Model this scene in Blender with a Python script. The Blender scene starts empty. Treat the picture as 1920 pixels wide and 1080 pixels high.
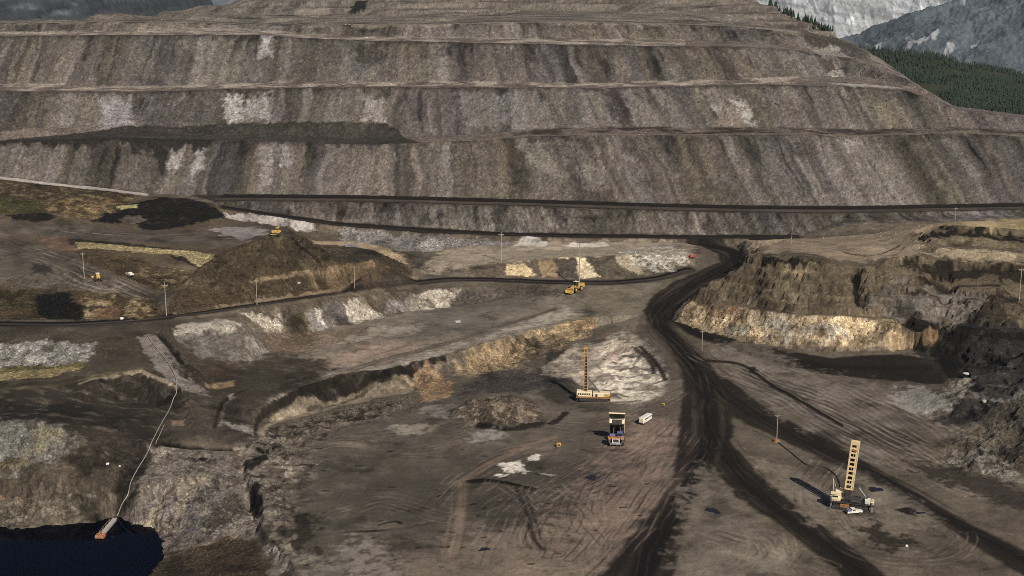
GRID_SCALE = 1.0
HAZE = 1.8e-5
import bpy, bmesh, math, random
import numpy as np
from mathutils import Vector, Matrix
from mathutils.geometry import delaunay_2d_cdt
random.seed(7); rng = np.random.default_rng(7)
scene = bpy.context.scene
COL = scene.collection
# ------------------------------------------------------------------ camera
F = 2667.0; CAMH = 185.0; PITCH = math.atan(640.0 / F)
CP, SP = math.cos(PITCH), math.sin(PITCH)
cam_d = bpy.data.cameras.new('camera'); cam = bpy.data.objects.new('camera', cam_d); COL.objects.link(cam)
cam_d.sensor_width = 36.0; cam_d.lens = 36.0 * F / 1920.0
cam_d.clip_start = 1.0; cam_d.clip_end = 60000.0
cam.location = (0, 0, CAMH); cam.rotation_euler = (math.pi / 2 - PITCH, 0, 0)
scene.camera = cam

def ray(u, v):
    a = (u - 960.0) / F; b = (540.0 - v) / F
    return np.array([a, CP + b * SP, -SP + b * CP])

def pE(u, v, E):
    d = ray(u, v); t = (E - CAMH) / d[2]
    return (d[0] * t, d[1] * t, E)

def pD(u, v, D):
    d = ray(u, v); t = D / d[1]
    return (d[0] * t, D, CAMH + d[2] * t)

def project(x, y, z):
    zc = y * CP + (CAMH - z) * SP; yc = (CAMH - z) * CP - y * SP
    return 960 + F * x / zc, 540 + F * yc / zc

def crest(u, v, foot, slope=1.33):
    """the point on the ray (u,v) reached by climbing from foot, run/rise = slope"""
    d = ray(u, v); dy = d[2] / d[1]
    # z = CAMH + dy*D ; D = foot.y + slope*(z-foot.z)
    D = (foot[1] + slope * (CAMH - foot[2])) / (1 - slope * dy)
    return pD(u, v, D)

def foot(u, v, top, slope=1.33):
    d = ray(u, v); dy = d[2] / d[1]
    D = (top[1] - slope * (top[2] - CAMH)) / (1 - slope * dy)
    return pD(u, v, D)

# ------------------------------------------------------------------ noise
_perm = np.random.default_rng(3).permutation(1024).astype(np.int64)
_perm = np.concatenate([_perm, _perm])
_ang = np.random.default_rng(4).uniform(0, 2 * np.pi, 1024).astype(np.float32)
_gx, _gy = np.cos(_ang), np.sin(_ang)

def perlin(x, y):
    xi = np.floor(x); yi = np.floor(y)
    xf = (x - xi).astype(np.float32); yf = (y - yi).astype(np.float32)
    xi = xi.astype(np.int64) & 1023; yi = yi.astype(np.int64) & 1023
    uu = xf * xf * xf * (xf * (xf * 6 - 15) + 10); vv = yf * yf * yf * (yf * (yf * 6 - 15) + 10)
    x1 = (xi + 1) & 1023; y1 = (yi + 1) & 1023
    def g(a, b, dx, dy):
        h = _perm[_perm[a] + b]
        return _gx[h] * dx + _gy[h] * dy
    n00 = g(xi, yi, xf, yf); n10 = g(x1, yi, xf - 1, yf)
    n01 = g(xi, y1, xf, yf - 1); n11 = g(x1, y1, xf - 1, yf - 1)
    a = n00 + uu * (n10 - n00); b = n01 + uu * (n11 - n01)
    return (a + vv * (b - a)) * 1.5

def fbm(x, y, wl, octv=4, gain=0.5, seed=0.0):
    f = 1.0 / wl; amp = 1.0; s = 0; tot = 0
    for i in range(octv):
        s = s + amp * perlin(x * f + 37.7 * i + seed * 17.3, y * f + 91.3 * i + seed * 5.1)
        tot += amp; amp *= gain; f *= 2.03
    return s / tot

def ridged(x, y, wl, octv=3, seed=0.0):
    f = 1.0 / wl; amp = 1.0; s = 0; tot = 0
    for i in range(octv):
        n = 1 - np.abs(perlin(x * f + 13.1 * i + seed * 7.7, y * f + 71.9 * i + seed * 3.3)) * 1.6
        s = s + amp * n * n; tot += amp; amp *= 0.5; f *= 2.1
    return s / tot

def hash1(i, seed=0):
    v = np.sin(i * 127.1 + seed * 311.7 + 0.5) * 43758.5453
    return v - np.floor(v)

def sstep(a, b, x):
    t = np.clip((x - a) / (b - a), 0, 1)
    return t * t * (3 - 2 * t)

# ------------------------------------------------------------------ break lines (surveyed from the view)
VERTS = []; EDGES = []
def line(pts, ext=''):
    pts = [tuple(float(c) for c in p) for p in pts]
    if 'l' in ext:
        p = pts[0]; pts = [(p[0] - 0.30 * p[1], p[1], p[2])] + pts
    if 'r' in ext:
        p = pts[-1]; pts = pts + [(p[0] + 0.30 * p[1], p[1], p[2])]
    i0 = len(VERTS); VERTS.extend(pts)
    EDGES.extend((i0 + k, i0 + k + 1) for k in range(len(pts) - 1))
    return pts
def lineE(l, ext=''): return line([pE(*p) for p in l], ext)
def lineD(l, ext=''): return line([pD(*p) for p in l], ext)
def lineDL(l, ext=''):
    return line([pD(u, v, D + 13 * min(1, max(0, (850 - D) / 70))) for u, v, D in l], ext)
def onx(p, dy, dz):  # offset straight away from the viewer
    k = (p[1] + dy) / p[1]
    return (p[0] * k, p[1] + dy, p[2] + dz)

def interp_line(l, us, key=0):
    """sample a break line (list of u,v) at given u"""
    return np.interp(us, [p[0] for p in l], [p[1] for p in l])

UU = [-60, 0, 120, 240, 360, 480, 600, 700, 800, 900, 1000, 1100, 1200, 1300, 1400, 1500, 1600, 1700, 1800, 1920, 1990]
# lower haul road (descends to the junction)
R2t = [(410, 384, 897), (520, 401, 890), (640, 417, 883), (800, 428, 876), (960, 436, 870), (1120, 439, 866), (1280, 441, 863), (1400, 441, 862), (1500, 441, 862)]
R2b = [(425, 396, 878), (520, 411, 871), (640, 428, 866), (800, 440, 860), (960, 447, 855), (1120, 450, 850), (1280, 452, 846), (1400, 451, 846), (1500, 449, 848)]
LR2t = lineD(R2t); LR2b = lineD(R2b)
# upper haul road: front edge = crest of the low face
T0u = [(300, 380), (410, 380), (640, 381), (800, 385), (960, 389), (1120, 394), (1280, 399), (1440, 402), (1600, 403), (1760, 400), (1920, 397), (1990, 396)]
def r2_at(u):
    L = R2t
    return pD(u, np.interp(u, [p[0] for p in L], [p[1] for p in L]), np.interp(u, [p[0] for p in L], [p[2] for p in L]))
T0 = []
for u, v in T0u:
    if u <= 410: T0.append(pD(u, v, 903 if u > 350 else 905))
    elif u <= 1500: T0.append(crest(u, v, r2_at(u)))
    elif u <= 1600: T0.append(pD(u, v, 877))
    else: T0.append(pD(u, v, 879 + (u - 1600) * 0.01))
line(T0, 'r')
def at_u(pts, u):
    us = [project(*p)[0] for p in pts]
    return tuple(np.interp(u, us, [p[k] for p in pts]) for k in range(3))
# left end: the road flat climbs behind the vegetated mound
T1 = [pD(-60, 322, 932), pD(0, 329, 932), pD(100, 342, 930), pD(200, 352, 928), pD(270, 360, 927)]
for u in UU:
    if u >= 360:
        p = at_u(T0, u); T1.append(onx(p, 26, 0.3))
line(T1, 'lr')
T1b = [onx(p, -14, -0.3) for p in T1[:5]]
line(T1b, 'l')
# dump lifts
B1v = [(-60, 263), (0, 266), (240, 260), (480, 265), (640, 270), (740, 271), (920, 263), (1040, 253), (1280, 255), (1500, 253), (1620, 257), (1800, 250), (1920, 257), (1990, 259)]
B2v = [(-60, 171), (0, 172), (190, 174), (300, 172), (420, 168), (640, 164), (840, 165), (1100, 166), (1280, 163), (1450, 159), (1610, 163), (1710, 172), (1780, 203), (1850, 210), (1920, 219), (1990, 226)]
B3v = [(-60, 69), (0, 68), (300, 66), (480, 66), (640, 76), (800, 79), (1000, 83), (1280, 88), (1400, 88), (1500, 96), (1580, 108), (1660, 124), (1740, 172)]
B4v = [(-60, 42), (0, 43), (240, 42), (480, 47), (640, 48), (800, 47), (960, 42), (1280, 46), (1400, 52), (1480, 60), (1560, 72), (1640, 110)]
def lift(toe, crestv, us, slope=1.33):
    out = []
    for u in us:
        v = np.interp(u, [p[0] for p in crestv], [p[1] for p in crestv])
        out.append(crest(u, v, at_u(toe, u), slope))
    return out
B1 = lift(T1, B1v, UU); line(B1, 'lr')
fl1 = [30, 30, 30, 32, 34, 34, 34, 34, 26, 30, 30, 34, 36, 36, 36, 30, 30, 26, 26, 24, 24]
T2 = [onx(p, d, 1.0) for p, d in zip(B1, fl1)]; line(T2, 'lr')
B2 = lift(T2, B2v, UU); line(B2, 'lr')
U3 = [u for u in UU if u <= 1700]
fl2 = [52, 50, 46, 26, 26, 36, 38, 36, 34, 34, 34, 34, 34, 34, 40, 56, 70, 30]
T3 = [onx(p, d, 1.0) for p, d in zip(B2, fl2)]; line(T3, 'l')
B3 = lift(T3, B3v, U3); line(B3, 'l')
U4 = [u for u in UU if u <= 1600]
fl3 = [34, 34, 34, 34, 60, 60, 34, 30, 34, 40, 50, 60, 66, 60, 40, 30, 26]
T4 = [onx(p, d, 1.2) for p, d in zip(B3, fl3)]; line(T4, 'l')
B4 = lift(T4, B4v, U4, 1.5); line(B4, 'l')
# top of the dump
T5 = []
for p, u in zip(B4, U4):
    T5.append(onx(p, 60 if u < 1400 else 30, 1.5 if u > 200 else -6))
line(T5, 'l')
up = [pD(-60, 60, 1700), pD(100, 58, 1700), pD(210, 55, 1680), pD(232, 38, 1560), pD(275, 22, 1520), pD(340, 10, 1500), pD(400, 4, 1500), pD(480, -8, 1490), pD(640, -18, 1480), pD(800, -26, 1470),
      pD(1000, -30, 1450), pD(1200, -26, 1430), pD(1330, -16, 1400), pD(1400, -8, 1370), pD(1440, 0, 1345), pD(1500, 28, 1300), pD(1560, 56, 1250), pD(1610, 84, 1205), pD(1660, 116, 1155), pD(1720, 158, 1110), pD(1780, 198, 1085), pD(1850, 207, 1080), pD(1920, 216, 1075), pD(1990, 224, 1075)]
line(up, 'lr')
line([pD(300, 34, 1440), pD(420, 28, 1420), pD(540, 26, 1410), pD(600, 38, 1400), pD(660, 30, 1410), pD(760, 26, 1400), pD(900, 20, 1390), pD(1100, 18, 1370), pD(1280, 14, 1350), pD(1380, 22, 1320), pD(1440, 40, 1280), pD(1500, 66, 1230)])
line([onx(p, 70, -60 if p[0] > 300 else -45) for p in up], 'lr')   # back of the dump falls away
line([onx(p, 260, -150) for p in up], 'lr')
line([(-3500, 2150, -120), (-1500, 2000, -120), (-900, 1950, -110), (0, 1950, -110), (500, 1820, -70)] + [pD(1780, 212, 1800), pD(1850, 222, 1750), pD(1920, 232, 1700), pD(2060, 244, 1700)], 'r')
line([pD(1560, 135, 2300), pD(1650, 132, 2300), pD(1800, 158, 2250), pD(1920, 182, 2200), pD(2060, 205, 2200)], 'r')
line([pD(1400, 62, 2850), pD(1600, 92, 2800), pD(1700, 96, 2750), pD(1800, 119, 2700), pD(1920, 147, 2600), pD(2060, 160, 2500)], 'r')
line([(-3500, 2700, -150), (-1500, 2700, -150), (0, 2700, -140), (600, 2700, -90)])
line([(-4000, 3400, -170), (0, 3400, -190), (1500, 3400, -200), (4000, 3400, -260)])

# under the lower road: gully, plateau, its front face
lineD([(440, 411, 868), (560, 436, 861), (640, 452, 853), (760, 465, 846), (880, 461, 846), (960, 456, 848), (1100, 457, 843), (1280, 461, 832)])
lineD([(640, 462, 838), (740, 474, 832), (800, 481, 826), (840, 476, 830), (960, 470, 830), (1120, 468, 828), (1280, 468, 824)])
C1 = lineD([(800, 500, 795), (880, 494, 800), (960, 489, 800), (1040, 484, 802), (1120, 480, 805), (1200, 478, 807), (1280, 476, 809)])
lineD([(812, 512, 788), (880, 514, 786), (960, 520, 785), (1040, 522, 784), (1150, 522, 783), (1240, 515, 786), (1290, 500, 797)])
# cross road R3
lineE([(0, 600, 12.4), (150, 600, 12.2), (330, 586, 11.4), (480, 566, 10), (640, 543, 7.8), (780, 525, 5), (880, 519, 3.2), (1040, 525, 2.2), (1150, 527, 1.8)], 'l')
R3f = lineE([(0, 613, 12.2), (150, 613, 12), (330, 598, 11.2), (480, 578, 9.8), (640, 553, 7.6), (780, 534, 4.8), (880, 528, 3.0), (1040, 534, 2.0), (1150, 534, 1.6)], 'l')
# face below R3 to the middle bench
cM = [pE(450, 588, 9.2), pE(560, 573, 8.2), pE(650, 559, 6.8), pE(760, 545, 4.6), pE(860, 539, 2.6), pE(960, 537, 1.6), pE(1050, 540, 1.2)]
line(cM)
tM = [foot(475, 622, cM[0]), foot(560, 630, cM[1]), foot(650, 606, cM[2]), foot(763, 583, cM[3]), foot(865, 571, cM[4]), foot(960, 556, cM[5], 2.5), pE(1040, 560, -2.0)]
line(tM)
# middle bench, cliff crest K and cliff foot
lineE([(500, 660, -3.5), (620, 655, -4.6), (760, 620, -4.6), (900, 600, -4.2), (1040, 580, -2.6)])
lineE([(480, 715, -5.4), (560, 700, -5.4), (700, 662, -5.4), (850, 630, -5.0), (1000, 598, -4.0), (1090, 575, -2.4)])
K = [pE(478, 770, -7.4), pE(520, 746, -6.6), pE(562, 728, -6.2), pE(590, 720, -6), pE(612, 710, -6), pE(640, 702, -6), pE(676, 697, -6), pE(702, 697, -6), pE(729, 693, -6), pE(773, 679, -5.8), pE(801, 674, -5.7), pE(834, 667, -5.5), pE(873, 656, -5.2), pE(912, 645, -5), pE(960, 629, -4.6), pE(1030, 611, -3.6), pE(1090, 600, -3.0), pE(1122, 594, -2.6)]
line(K)
Km = [foot(u, v, k, s) for (u, v, s), k in zip([(480, 792, .8), (523, 786, .8), (570, 774, .8), (596, 770, .8), (618, 762, .8), (646, 754, .8), (682, 746, .8), (706, 742, .8), (733, 736, .8), (776, 722, .85), (806, 712, .85), (838, 700, .9), (876, 690, .9), (915, 676, .9), (970, 655, .9), (1040, 632, 1), (1092, 622, 1), (1122, 612, 1)], K)]
line(Km)
lineE([(500, 820, -12.2), (560, 808, -12.8), (640, 792, -13), (700, 784, -13), (770, 772, -12.8), (840, 752, -12.4), (880, 724, -12), (940, 705, -11.8), (1000, 690, -11.6), (1060, 668, -10.6), (1110, 645, -8.8), (1150, 620, -5.6)])
# rubble mounds on the pit floor
lineE([(850, 762, -11.8), (880, 752, -10.6), (930, 745, -9.4), (970, 742, -9.8), (1000, 755, -11.2)])
lineE([(845, 785, -12.8), (900, 790, -12.6), (960, 798, -12.8), (1010, 795, -12.8), (1030, 770, -12.4)])
# main haul road edges and the pit floor
lineE([(1318, 461, 9.4), (1332, 472, 8.6), (1322, 490, 7), (1270, 525, 4), (1225, 560, .8), (1210, 590, -1.6), (1225, 640, -5), (1255, 690, -8), (1278, 750, -10), (1280, 840, -12), (1240, 940, -13), (1150, 1060, -14), (1100, 1150, -14)])
lineE([(1382, 461, 9.4), (1388, 480, 8.4), (1370, 505, 6), (1310, 545, 2.4), (1262, 580, -.8), (1258, 600, -2), (1290, 640, -4.6), (1340, 700, -8), (1370, 750, -9.8), (1360, 840, -12), (1320, 940, -13)])
lineE([(1120, 700, -11), (1200, 680, -9.6), (1230, 720, -10.4)])
lineE([(620, 840, -13.4), (760, 840, -13.4), (900, 840, -13.4), (1050, 840, -13.3), (1150, 830, -13)])
lineE([(620, 960, -14), (800, 960, -14.2), (1000, 960, -14)])
lineE([(-60, 1350, -34), (560, 1350, -14.6), (960, 1350, -14.6), (1400, 1350, -15), (1980, 1350, -15)], 'lr')
# left: grey-white slope below R3, ramps, dark ridge
lineE([(0, 636, 9.4), (100, 636, 9.2), (185, 640, 9)], 'l')
lineE([(0, 684, 3), (100, 682, 3), (165, 678, 4)], 'l')
lineE([(0, 720, 1.6), (100, 712, 2), (190, 700, 3), (265, 692, 3.4), (330, 722, 0), (372, 748, -4)], 'l')
lineE([(0, 770, -.6), (130, 755, -2), (250, 752, -6), (330, 772, -8)], 'l')
lineE([(270, 630, 9.6), (300, 650, 7), (340, 690, 2), (388, 740, -5)])
lineE([(300, 622, 10.2), (330, 650, 7.6), (365, 690, 2.4), (400, 735, -5)])
# conical hill with white cap
lineE([(330, 612, 10.4), (390, 606, 11), (440, 606, 10), (458, 614, 8.6)])
lineE([(372, 668, 1.8), (420, 672, 0), (470, 676, -2.4), (505, 655, -3)])
lineE([(380, 700, -1), (440, 712, -4.4)])
# light hill at far left, slope to the pond
lineE([(0, 788, 0.6), (70, 790, 0.4), (140, 806, -2.4), (190, 850, -8)], 'l')
lineE([(0, 870, -10), (80, 890, -12), (180, 900, -14)], 'l')
PONDZ = -26.0
SHORE = [(0, 995, PONDZ), (90, 988, PONDZ), (170, 982, PONDZ), (215, 972, PONDZ), (250, 985, PONDZ), (280, 992, PONDZ), (300, 1012, PONDZ), (300, 1042, PONDZ), (262, 1072, PONDZ), (240, 1090, PONDZ), (200, 1180, PONDZ)]
lineE(SHORE, 'l')
lineE([(0, 1030, -31), (120, 1030, -31), (230, 1030, -31), (150, 1120, -31)], 'l')
lineE([(0, 950, -21), (120, 945, -20), (210, 925, -18), (235, 900, -15.4)], 'l')
# grey scree mound
lineE([(270, 850, -12), (300, 834, -10.2), (370, 838, -11), (430, 850, -12), (446, 846, -12.4)])
lineE([(250, 930, -17.6), (320, 900, -14.4), (385, 890, -12.8), (430, 905, -14), (446, 925, -15.6)])
lineE([(300, 985, -23), (370, 975, -20), (430, 965, -18)])
# scarp on the pit side
lineE([(479, 808, -12), (487, 824, -12.2), (472, 836, -12.2), (459, 848, -12.2), (458, 862, -12.3), (465, 884, -12.4), (474, 908, -12.7), (490, 932, -13), (493, 963, -13.4), (491, 988, -13.8), (503, 1005, -14), (524, 1022, -14.2), (546, 1050, -14.4), (580, 1120, -14.4)])
lineE([(452, 856, -13.2), (456, 884, -14), (460, 915, -15.6), (466, 944, -17.6), (474, 968, -17.6), (481, 992, -17), (489, 1013, -16.6), (513, 1048, -16.6), (543, 1120, -16.6)])
lineE([(315, 1060, -25), (350, 1030, -23), (420, 1008, -20), (462, 1020, -18.4)])
lineE([(300, 1120, -24), (420, 1080, -19), (480, 1080, -17.6)])
# left highland ---------------------------------------------------------
lineDL([(-60, 330, 872), (0, 338, 870), (100, 348, 868), (200, 358, 868), (270, 367, 868)], 'l')
lineDL([(-60, 380, 820), (0, 382, 820), (100, 384, 822), (180, 388, 824)], 'l')
lineDL([(-60, 404, 795), (0, 404, 797), (100, 408, 798), (170, 410, 800)], 'l')
lineDL([(200, 392, 838), (270, 376, 850), (310, 371, 855), (350, 372, 858), (390, 384, 856), (425, 408, 846)])
lineDL([(180, 412, 805), (220, 412, 808), (275, 430, 795), (330, 428, 798), (420, 416, 826), (440, 414, 840)])
lineDL([(0, 432, 768), (100, 436, 770), (200, 436, 778), (300, 442, 776), (400, 440, 790), (480, 436, 795), (540, 428, 805)], 'l')
lineDL([(0, 470, 738), (80, 468, 740), (140, 470, 740)], 'l')
gcr = [(145, 456, 756), (200, 460, 754), (270, 467, 750), (340, 472, 748), (400, 478, 744)]
lineDL(gcr)
lineDL([(150, 490, 722), (220, 508, 714), (300, 532, 704), (345, 528, 706)])
lineDL([(0, 520, 700), (70, 512, 704), (130, 510, 706), (190, 516, 704), (260, 536, 694), (300, 548, 688)], 'l')
lineDL([(0, 540, 690), (100, 543, 690), (200, 548, 688), (285, 568, 676), (312, 575, 670)], 'l')
lineDL([(0, 590, 664), (100, 594, 664), (200, 594, 664), (300, 588, 668)], 'l')
# dozer hill
lineDL([(310, 566, 674), (340, 535, 688), (370, 506, 702), (402, 482, 714), (440, 466, 720), (480, 454, 724), (512, 438, 728), (545, 433, 730), (565, 442, 734), (585, 456, 738), (622, 470, 744), (662, 463, 755), (700, 468, 762), (735, 484, 766), (765, 504, 764)])
lineDL([(470, 524, 700), (560, 508, 712), (640, 497, 725), (700, 490, 738)])
lineDL([(470, 530, 698), (560, 514, 710), (640, 503, 723), (710, 496, 738)])
# behind the dozer hill
lineDL([(430, 455, 770), (500, 447, 775), (560, 447, 785), (585, 462, 775)])
lineDL([(590, 452, 815), (650, 452, 818), (700, 458, 815), (745, 470, 808), (790, 486, 800)])
lineDL([(600, 468, 790), (690, 480, 790), (750, 494, 790), (780, 503, 786)])
# right: tan bench, brown slopes, plateau --------------------------------
rt = lineE([(1266, 600, -2), (1330, 622, -3), (1400, 640, -3.6), (1480, 652, -4), (1560, 658, -4.2), (1640, 656, -4.2), (1700, 652, -4)])
rc = [crest(1290, 566, at_u(rt, 1290), 1.0), crest(1370, 577, at_u(rt, 1370), 1.0), crest(1480, 588, at_u(rt, 1480), 1.0), crest(1560, 592, at_u(rt, 1560), 1.0), crest(1640, 598, at_u(rt, 1640), 1.0), crest(1680, 602, at_u(rt, 1680), 1.0)]
line(rc)
rcb = [onx(p, 5, .6) for p in rc]; line(rcb)
upl = [(1415, 470), (1445, 479), (1500, 484), (1545, 488), (1580, 496), (1600, 502), (1630, 500), (1670, 486), (1700, 480), (1780, 487), (1850, 493), (1920, 501), (1990, 506)]
U = []
rcx = rcb + [pD(1760, 600, 690), pD(1840, 604, 690), pD(1920, 606, 690), pD(2000, 606, 690)]
for u, v in upl: U.append(crest(u, v, at_u(rcx, u), 1.05))
line(U, 'r')
Um = [foot(u, v + 14 + 5 * math.sin(u * .05), p, .45) for (u, v), p in zip(upl, U)]
line(Um, 'r')
line([pD(1310, 540, 712), pD(1350, 515, 728), pD(1385, 490, 742)])
lineD([(1430, 462, 775), (1480, 460, 768), (1560, 458, 764), (1640, 448, 780), (1690, 466, 742)])
lineD([(1400, 452, 830), (1480, 448, 820), (1560, 446, 815), (1640, 439, 820), (1700, 428, 812)])
lineD([(1700, 460, 738), (1740, 452, 736), (1800, 460, 734), (1860, 462, 732), (1920, 462, 732)], 'r')
lineD([(1715, 440, 762), (1750, 428, 750), (1800, 430, 750), (1860, 432, 750), (1920, 440, 748)], 'r')
lineD([(1740, 420, 785), (1800, 414, 782), (1860, 414, 782), (1920, 411, 782)], 'r')
lineD([(1560, 442, 848), (1640, 438, 848), (1750, 424, 855), (1850, 416, 858), (1920, 414, 858)], 'r')
# right bowl: coal pit, mounds
lineE([(1690, 606, 8), (1740, 604, 9), (1800, 612, 8), (1860, 618, 7), (1920, 622, 6)], 'r')
lineE([(1700, 628, 2), (1760, 632, 1), (1800, 660, -3), (1810, 690, -6.5)])
lineE([(1690, 655, -4.4), (1740, 665, -5.4), (1780, 690, -6.8), (1790, 715, -7.6)])
lineE([(1830, 640, 2.4), (1880, 650, 2), (1920, 655, 2)], 'r')
lineE([(1820, 700, -2), (1870, 705, -.6), (1920, 700, .4)], 'r')
lineE([(1740, 720, -7), (1780, 735, -5.6), (1830, 742, -3), (1880, 740, -1.4), (1920, 735, -.6)], 'r')
lineE([(1660, 735, -9.4), (1720, 770, -10.4), (1780, 790, -10.2), (1830, 810, -9.8)])
lineE([(1790, 780, -8.6), (1840, 760, -5), (1880, 752, -3)])
lineE([(1820, 850, -11.6), (1860, 820, -8), (1920, 790, -3.6)], 'r')
lineE([(1760, 870, -12.8), (1850, 890, -12.8), (1920, 905, -12.6)], 'r')
lineE([(1500, 690, -6.6), (1600, 705, -7.2), (1700, 712, -7.4)])
lineE([(1450, 760, -10.2), (1600, 800, -11.6), (1750, 830, -12.2)])
lineE([(1420, 850, -12), (1600, 900, -13), (1800, 960, -13.6), (1920, 980, -13.8)], 'r')
lineE([(1400, 1000, -13.6), (1600, 1000, -14), (1800, 1060, -14.2), (1920, 1080, -14.2)], 'r')

def build_tin():
    co = [Vector((v[0], v[1])) for v in VERTS]
    res = delaunay_2d_cdt(co, EDGES, [], 0, 1e-4)
    ov, oe, of, orig = res[0], res[1], res[2], res[3]
    V = np.array([(v.x, v.y) for v in ov])
    Z = np.full(len(ov), np.nan)
    for i, o in enumerate(orig):
        if o: Z[i] = np.mean([VERTS[k][2] for k in o])
    # crossings of break lines: take height from the crossing edge ends
    eorig = res[4]
    bad = set(np.where(np.isnan(Z))[0].tolist())
    n_bad = len(bad)
    acc = {b: [] for b in bad}
    for e, o in zip(oe, eorig):
        for b in e:
            if b in bad:
                for k in o:
                    if k < len(EDGES):
                        p, q = VERTS[EDGES[k][0]], VERTS[EDGES[k][1]]
                        d = np.array([q[0] - p[0], q[1] - p[1]]); t = np.dot(V[b] - np.array(p[:2]), d) / max(1e-9, d.dot(d))
                        acc[b].append(p[2] + t * (q[2] - p[2]))
    for b in bad: Z[b] = np.mean(acc[b]) if acc[b] else 0.0
    print('TIN verts', len(ov), 'tris', len(of), 'crossings', n_bad)
    for b in list(bad)[:12]: print('  crossing near u,v', [round(c) for c in project(V[b][0], V[b][1], Z[b])], [round(x, 1) for x in acc[b]])
    return V, Z, of

TV, TZ, TF = build_tin()
# ------------------------------------------------------------------ fan-shaped grid (finer near the mine, coarser away)
SC = GRID_SCALE
def steps(segs):
    out = [segs[0][0]]
    for a, b, d in segs:
        n = max(1, int(round((b - a) / (d * SC)))); out.extend(list(np.linspace(a, b, n + 1)[1:]))
    return np.array(out)
YS = steps([(300, 400, 2.0), (400, 470, .62), (470, 580, .52), (580, 740, .38), (740, 760, .5), (760, 900, .62), (900, 1200, .8), (1200, 1500, 2.0), (1500, 3300, 9.0)])
AS = steps([(-.82, -.50, .006), (-.50, -.40, .002), (-.40, .40, .00072), (.40, .50, .002), (.50, .82, .006)])
NR, NC = len(YS), len(AS)
print('grid', NR, NC, NR * NC)
GY = np.repeat(YS[:, None], NC, 1); GX = AS[None, :] * GY
GZ = np.full((NR, NC), -9999.0)
def raster():
    for f in TF:
        P = TV[list(f)]; zz = TZ[list(f)]
        y0, y1 = P[:, 1].min(), P[:, 1].max()
        aa = P[:, 0] / P[:, 1]
        r0, r1 = np.searchsorted(YS, y0) , np.searchsorted(YS, y1, 'right')
        c0, c1 = max(0, np.searchsorted(AS, aa.min()) ), np.searchsorted(AS, aa.max(), 'right')
        if r1 <= r0 or c1 <= c0: continue
        X = GX[r0:r1, c0:c1]; Y = GY[r0:r1, c0:c1]
        (x1, ya), (x2, yb), (x3, yc) = P
        den = (yb - yc) * (x1 - x3) + (x3 - x2) * (ya - yc)
        if abs(den) < 1e-9: continue
        l1 = ((yb - yc) * (X - x3) + (x3 - x2) * (Y - yc)) / den
        l2 = ((yc - ya) * (X - x3) + (x1 - x3) * (Y - yc)) / den
        l3 = 1 - l1 - l2
        m = (l1 >= -1e-6) & (l2 >= -1e-6) & (l3 >= -1e-6)
        sub = GZ[r0:r1, c0:c1]
        sub[m] = (l1 * zz[0] + l2 * zz[1] + l3 * zz[2])[m]
raster()
miss = GZ < -9000
# rows/columns outside the survey: carry the nearest surveyed height outwards
for r in range(NR):
    ok = np.where(~miss[r])[0]
    if len(ok) == 0: continue
    GZ[r] = np.interp(np.arange(NC), ok, GZ[r, ok])
okr = np.where((~miss).any(1))[0]
for r in range(NR):
    if r < okr[0]: GZ[r] = GZ[okr[0]]
    elif r > okr[-1]: GZ[r] = GZ[okr[-1]]
print('missing', miss.mean())

def blur(A, n=1):
    for _ in range(n):
        B = A.copy()
        B[1:-1] = (A[:-2] + 2 * A[1:-1] + A[2:]) / 4
        A = B.copy()
        A[:, 1:-1] = (B[:, :-2] + 2 * B[:, 1:-1] + B[:, 2:]) / 4
    return A
# ------------------------------------------------------------------ helpers on the grid
BASE = GZ.copy()
def hit(u, v):
    """the ground point seen at (u, v): march the sight line over the surveyed terrain"""
    d = ray(u, v); a = d[0] / d[1]
    fc = np.interp(a, AS, np.arange(NC)); c = int(round(fc))
    zr = CAMH + d[2] / d[1] * YS
    ok = np.where((BASE[:, c] >= zr) & (YS > 310))[0]
    if len(ok) == 0: r = NR - 1
    else: r = ok[0]
    if r > 0:
        g0 = BASE[r - 1, c] - zr[r - 1]; g1 = BASE[r, c] - zr[r]
        t = float(np.clip(-g0 / (g1 - g0 + 1e-9), 0, 1))
    else: t = 1.0
    D = YS[max(r - 1, 0)] + t * (YS[r] - YS[max(r - 1, 0)])
    return (a * D, D)

def ground_z(x, y):
    """height of the finished ground at a plan position"""
    fc = np.interp(x / y, AS, np.arange(NC)); fr = np.interp(y, YS, np.arange(NR))
    c, r = min(int(fc), NC - 2), min(int(fr), NR - 2); s, t = fc - c, fr - r
    return float((GZ[r, c] * (1 - s) + GZ[r, c + 1] * s) * (1 - t) + (GZ[r + 1, c] * (1 - s) + GZ[r + 1, c + 1] * s) * t)

def rect(P, pad):
    x = np.array([p[0] for p in P]); y = np.array([p[1] for p in P])
    y0, y1 = y.min() - pad, y.max() + pad
    a = np.concatenate([(x - pad) / np.maximum(y, 1), (x + pad) / np.maximum(y, 1)])
    r0, r1 = np.searchsorted(YS, y0), np.searchsorted(YS, y1)
    c0, c1 = np.searchsorted(AS, a.min() - .01), np.searchsorted(AS, a.max() + .01)
    return slice(max(r0, 0), r1), slice(max(c0, 0), c1)

def sd_poly(P, X, Y):
    n = len(P); d = np.full(X.shape, 1e18); ins = np.zeros(X.shape, bool)
    for i in range(n):
        ax, ay = P[i]; bx, by = P[(i + 1) % n]
        ex, ey = bx - ax, by - ay; wx, wy = X - ax, Y - ay
        t = np.clip((wx * ex + wy * ey) / (ex * ex + ey * ey + 1e-9), 0, 1)
        d = np.minimum(d, (wx - ex * t) ** 2 + (wy - ey * t) ** 2)
        c = ((ay <= Y) & (by > Y)) | ((by <= Y) & (ay > Y))
        xin = ax + (Y - ay) / (by - ay + 1e-12) * ex
        ins ^= c & (X < xin)
    return np.where(ins, np.sqrt(d), -np.sqrt(d))

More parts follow.
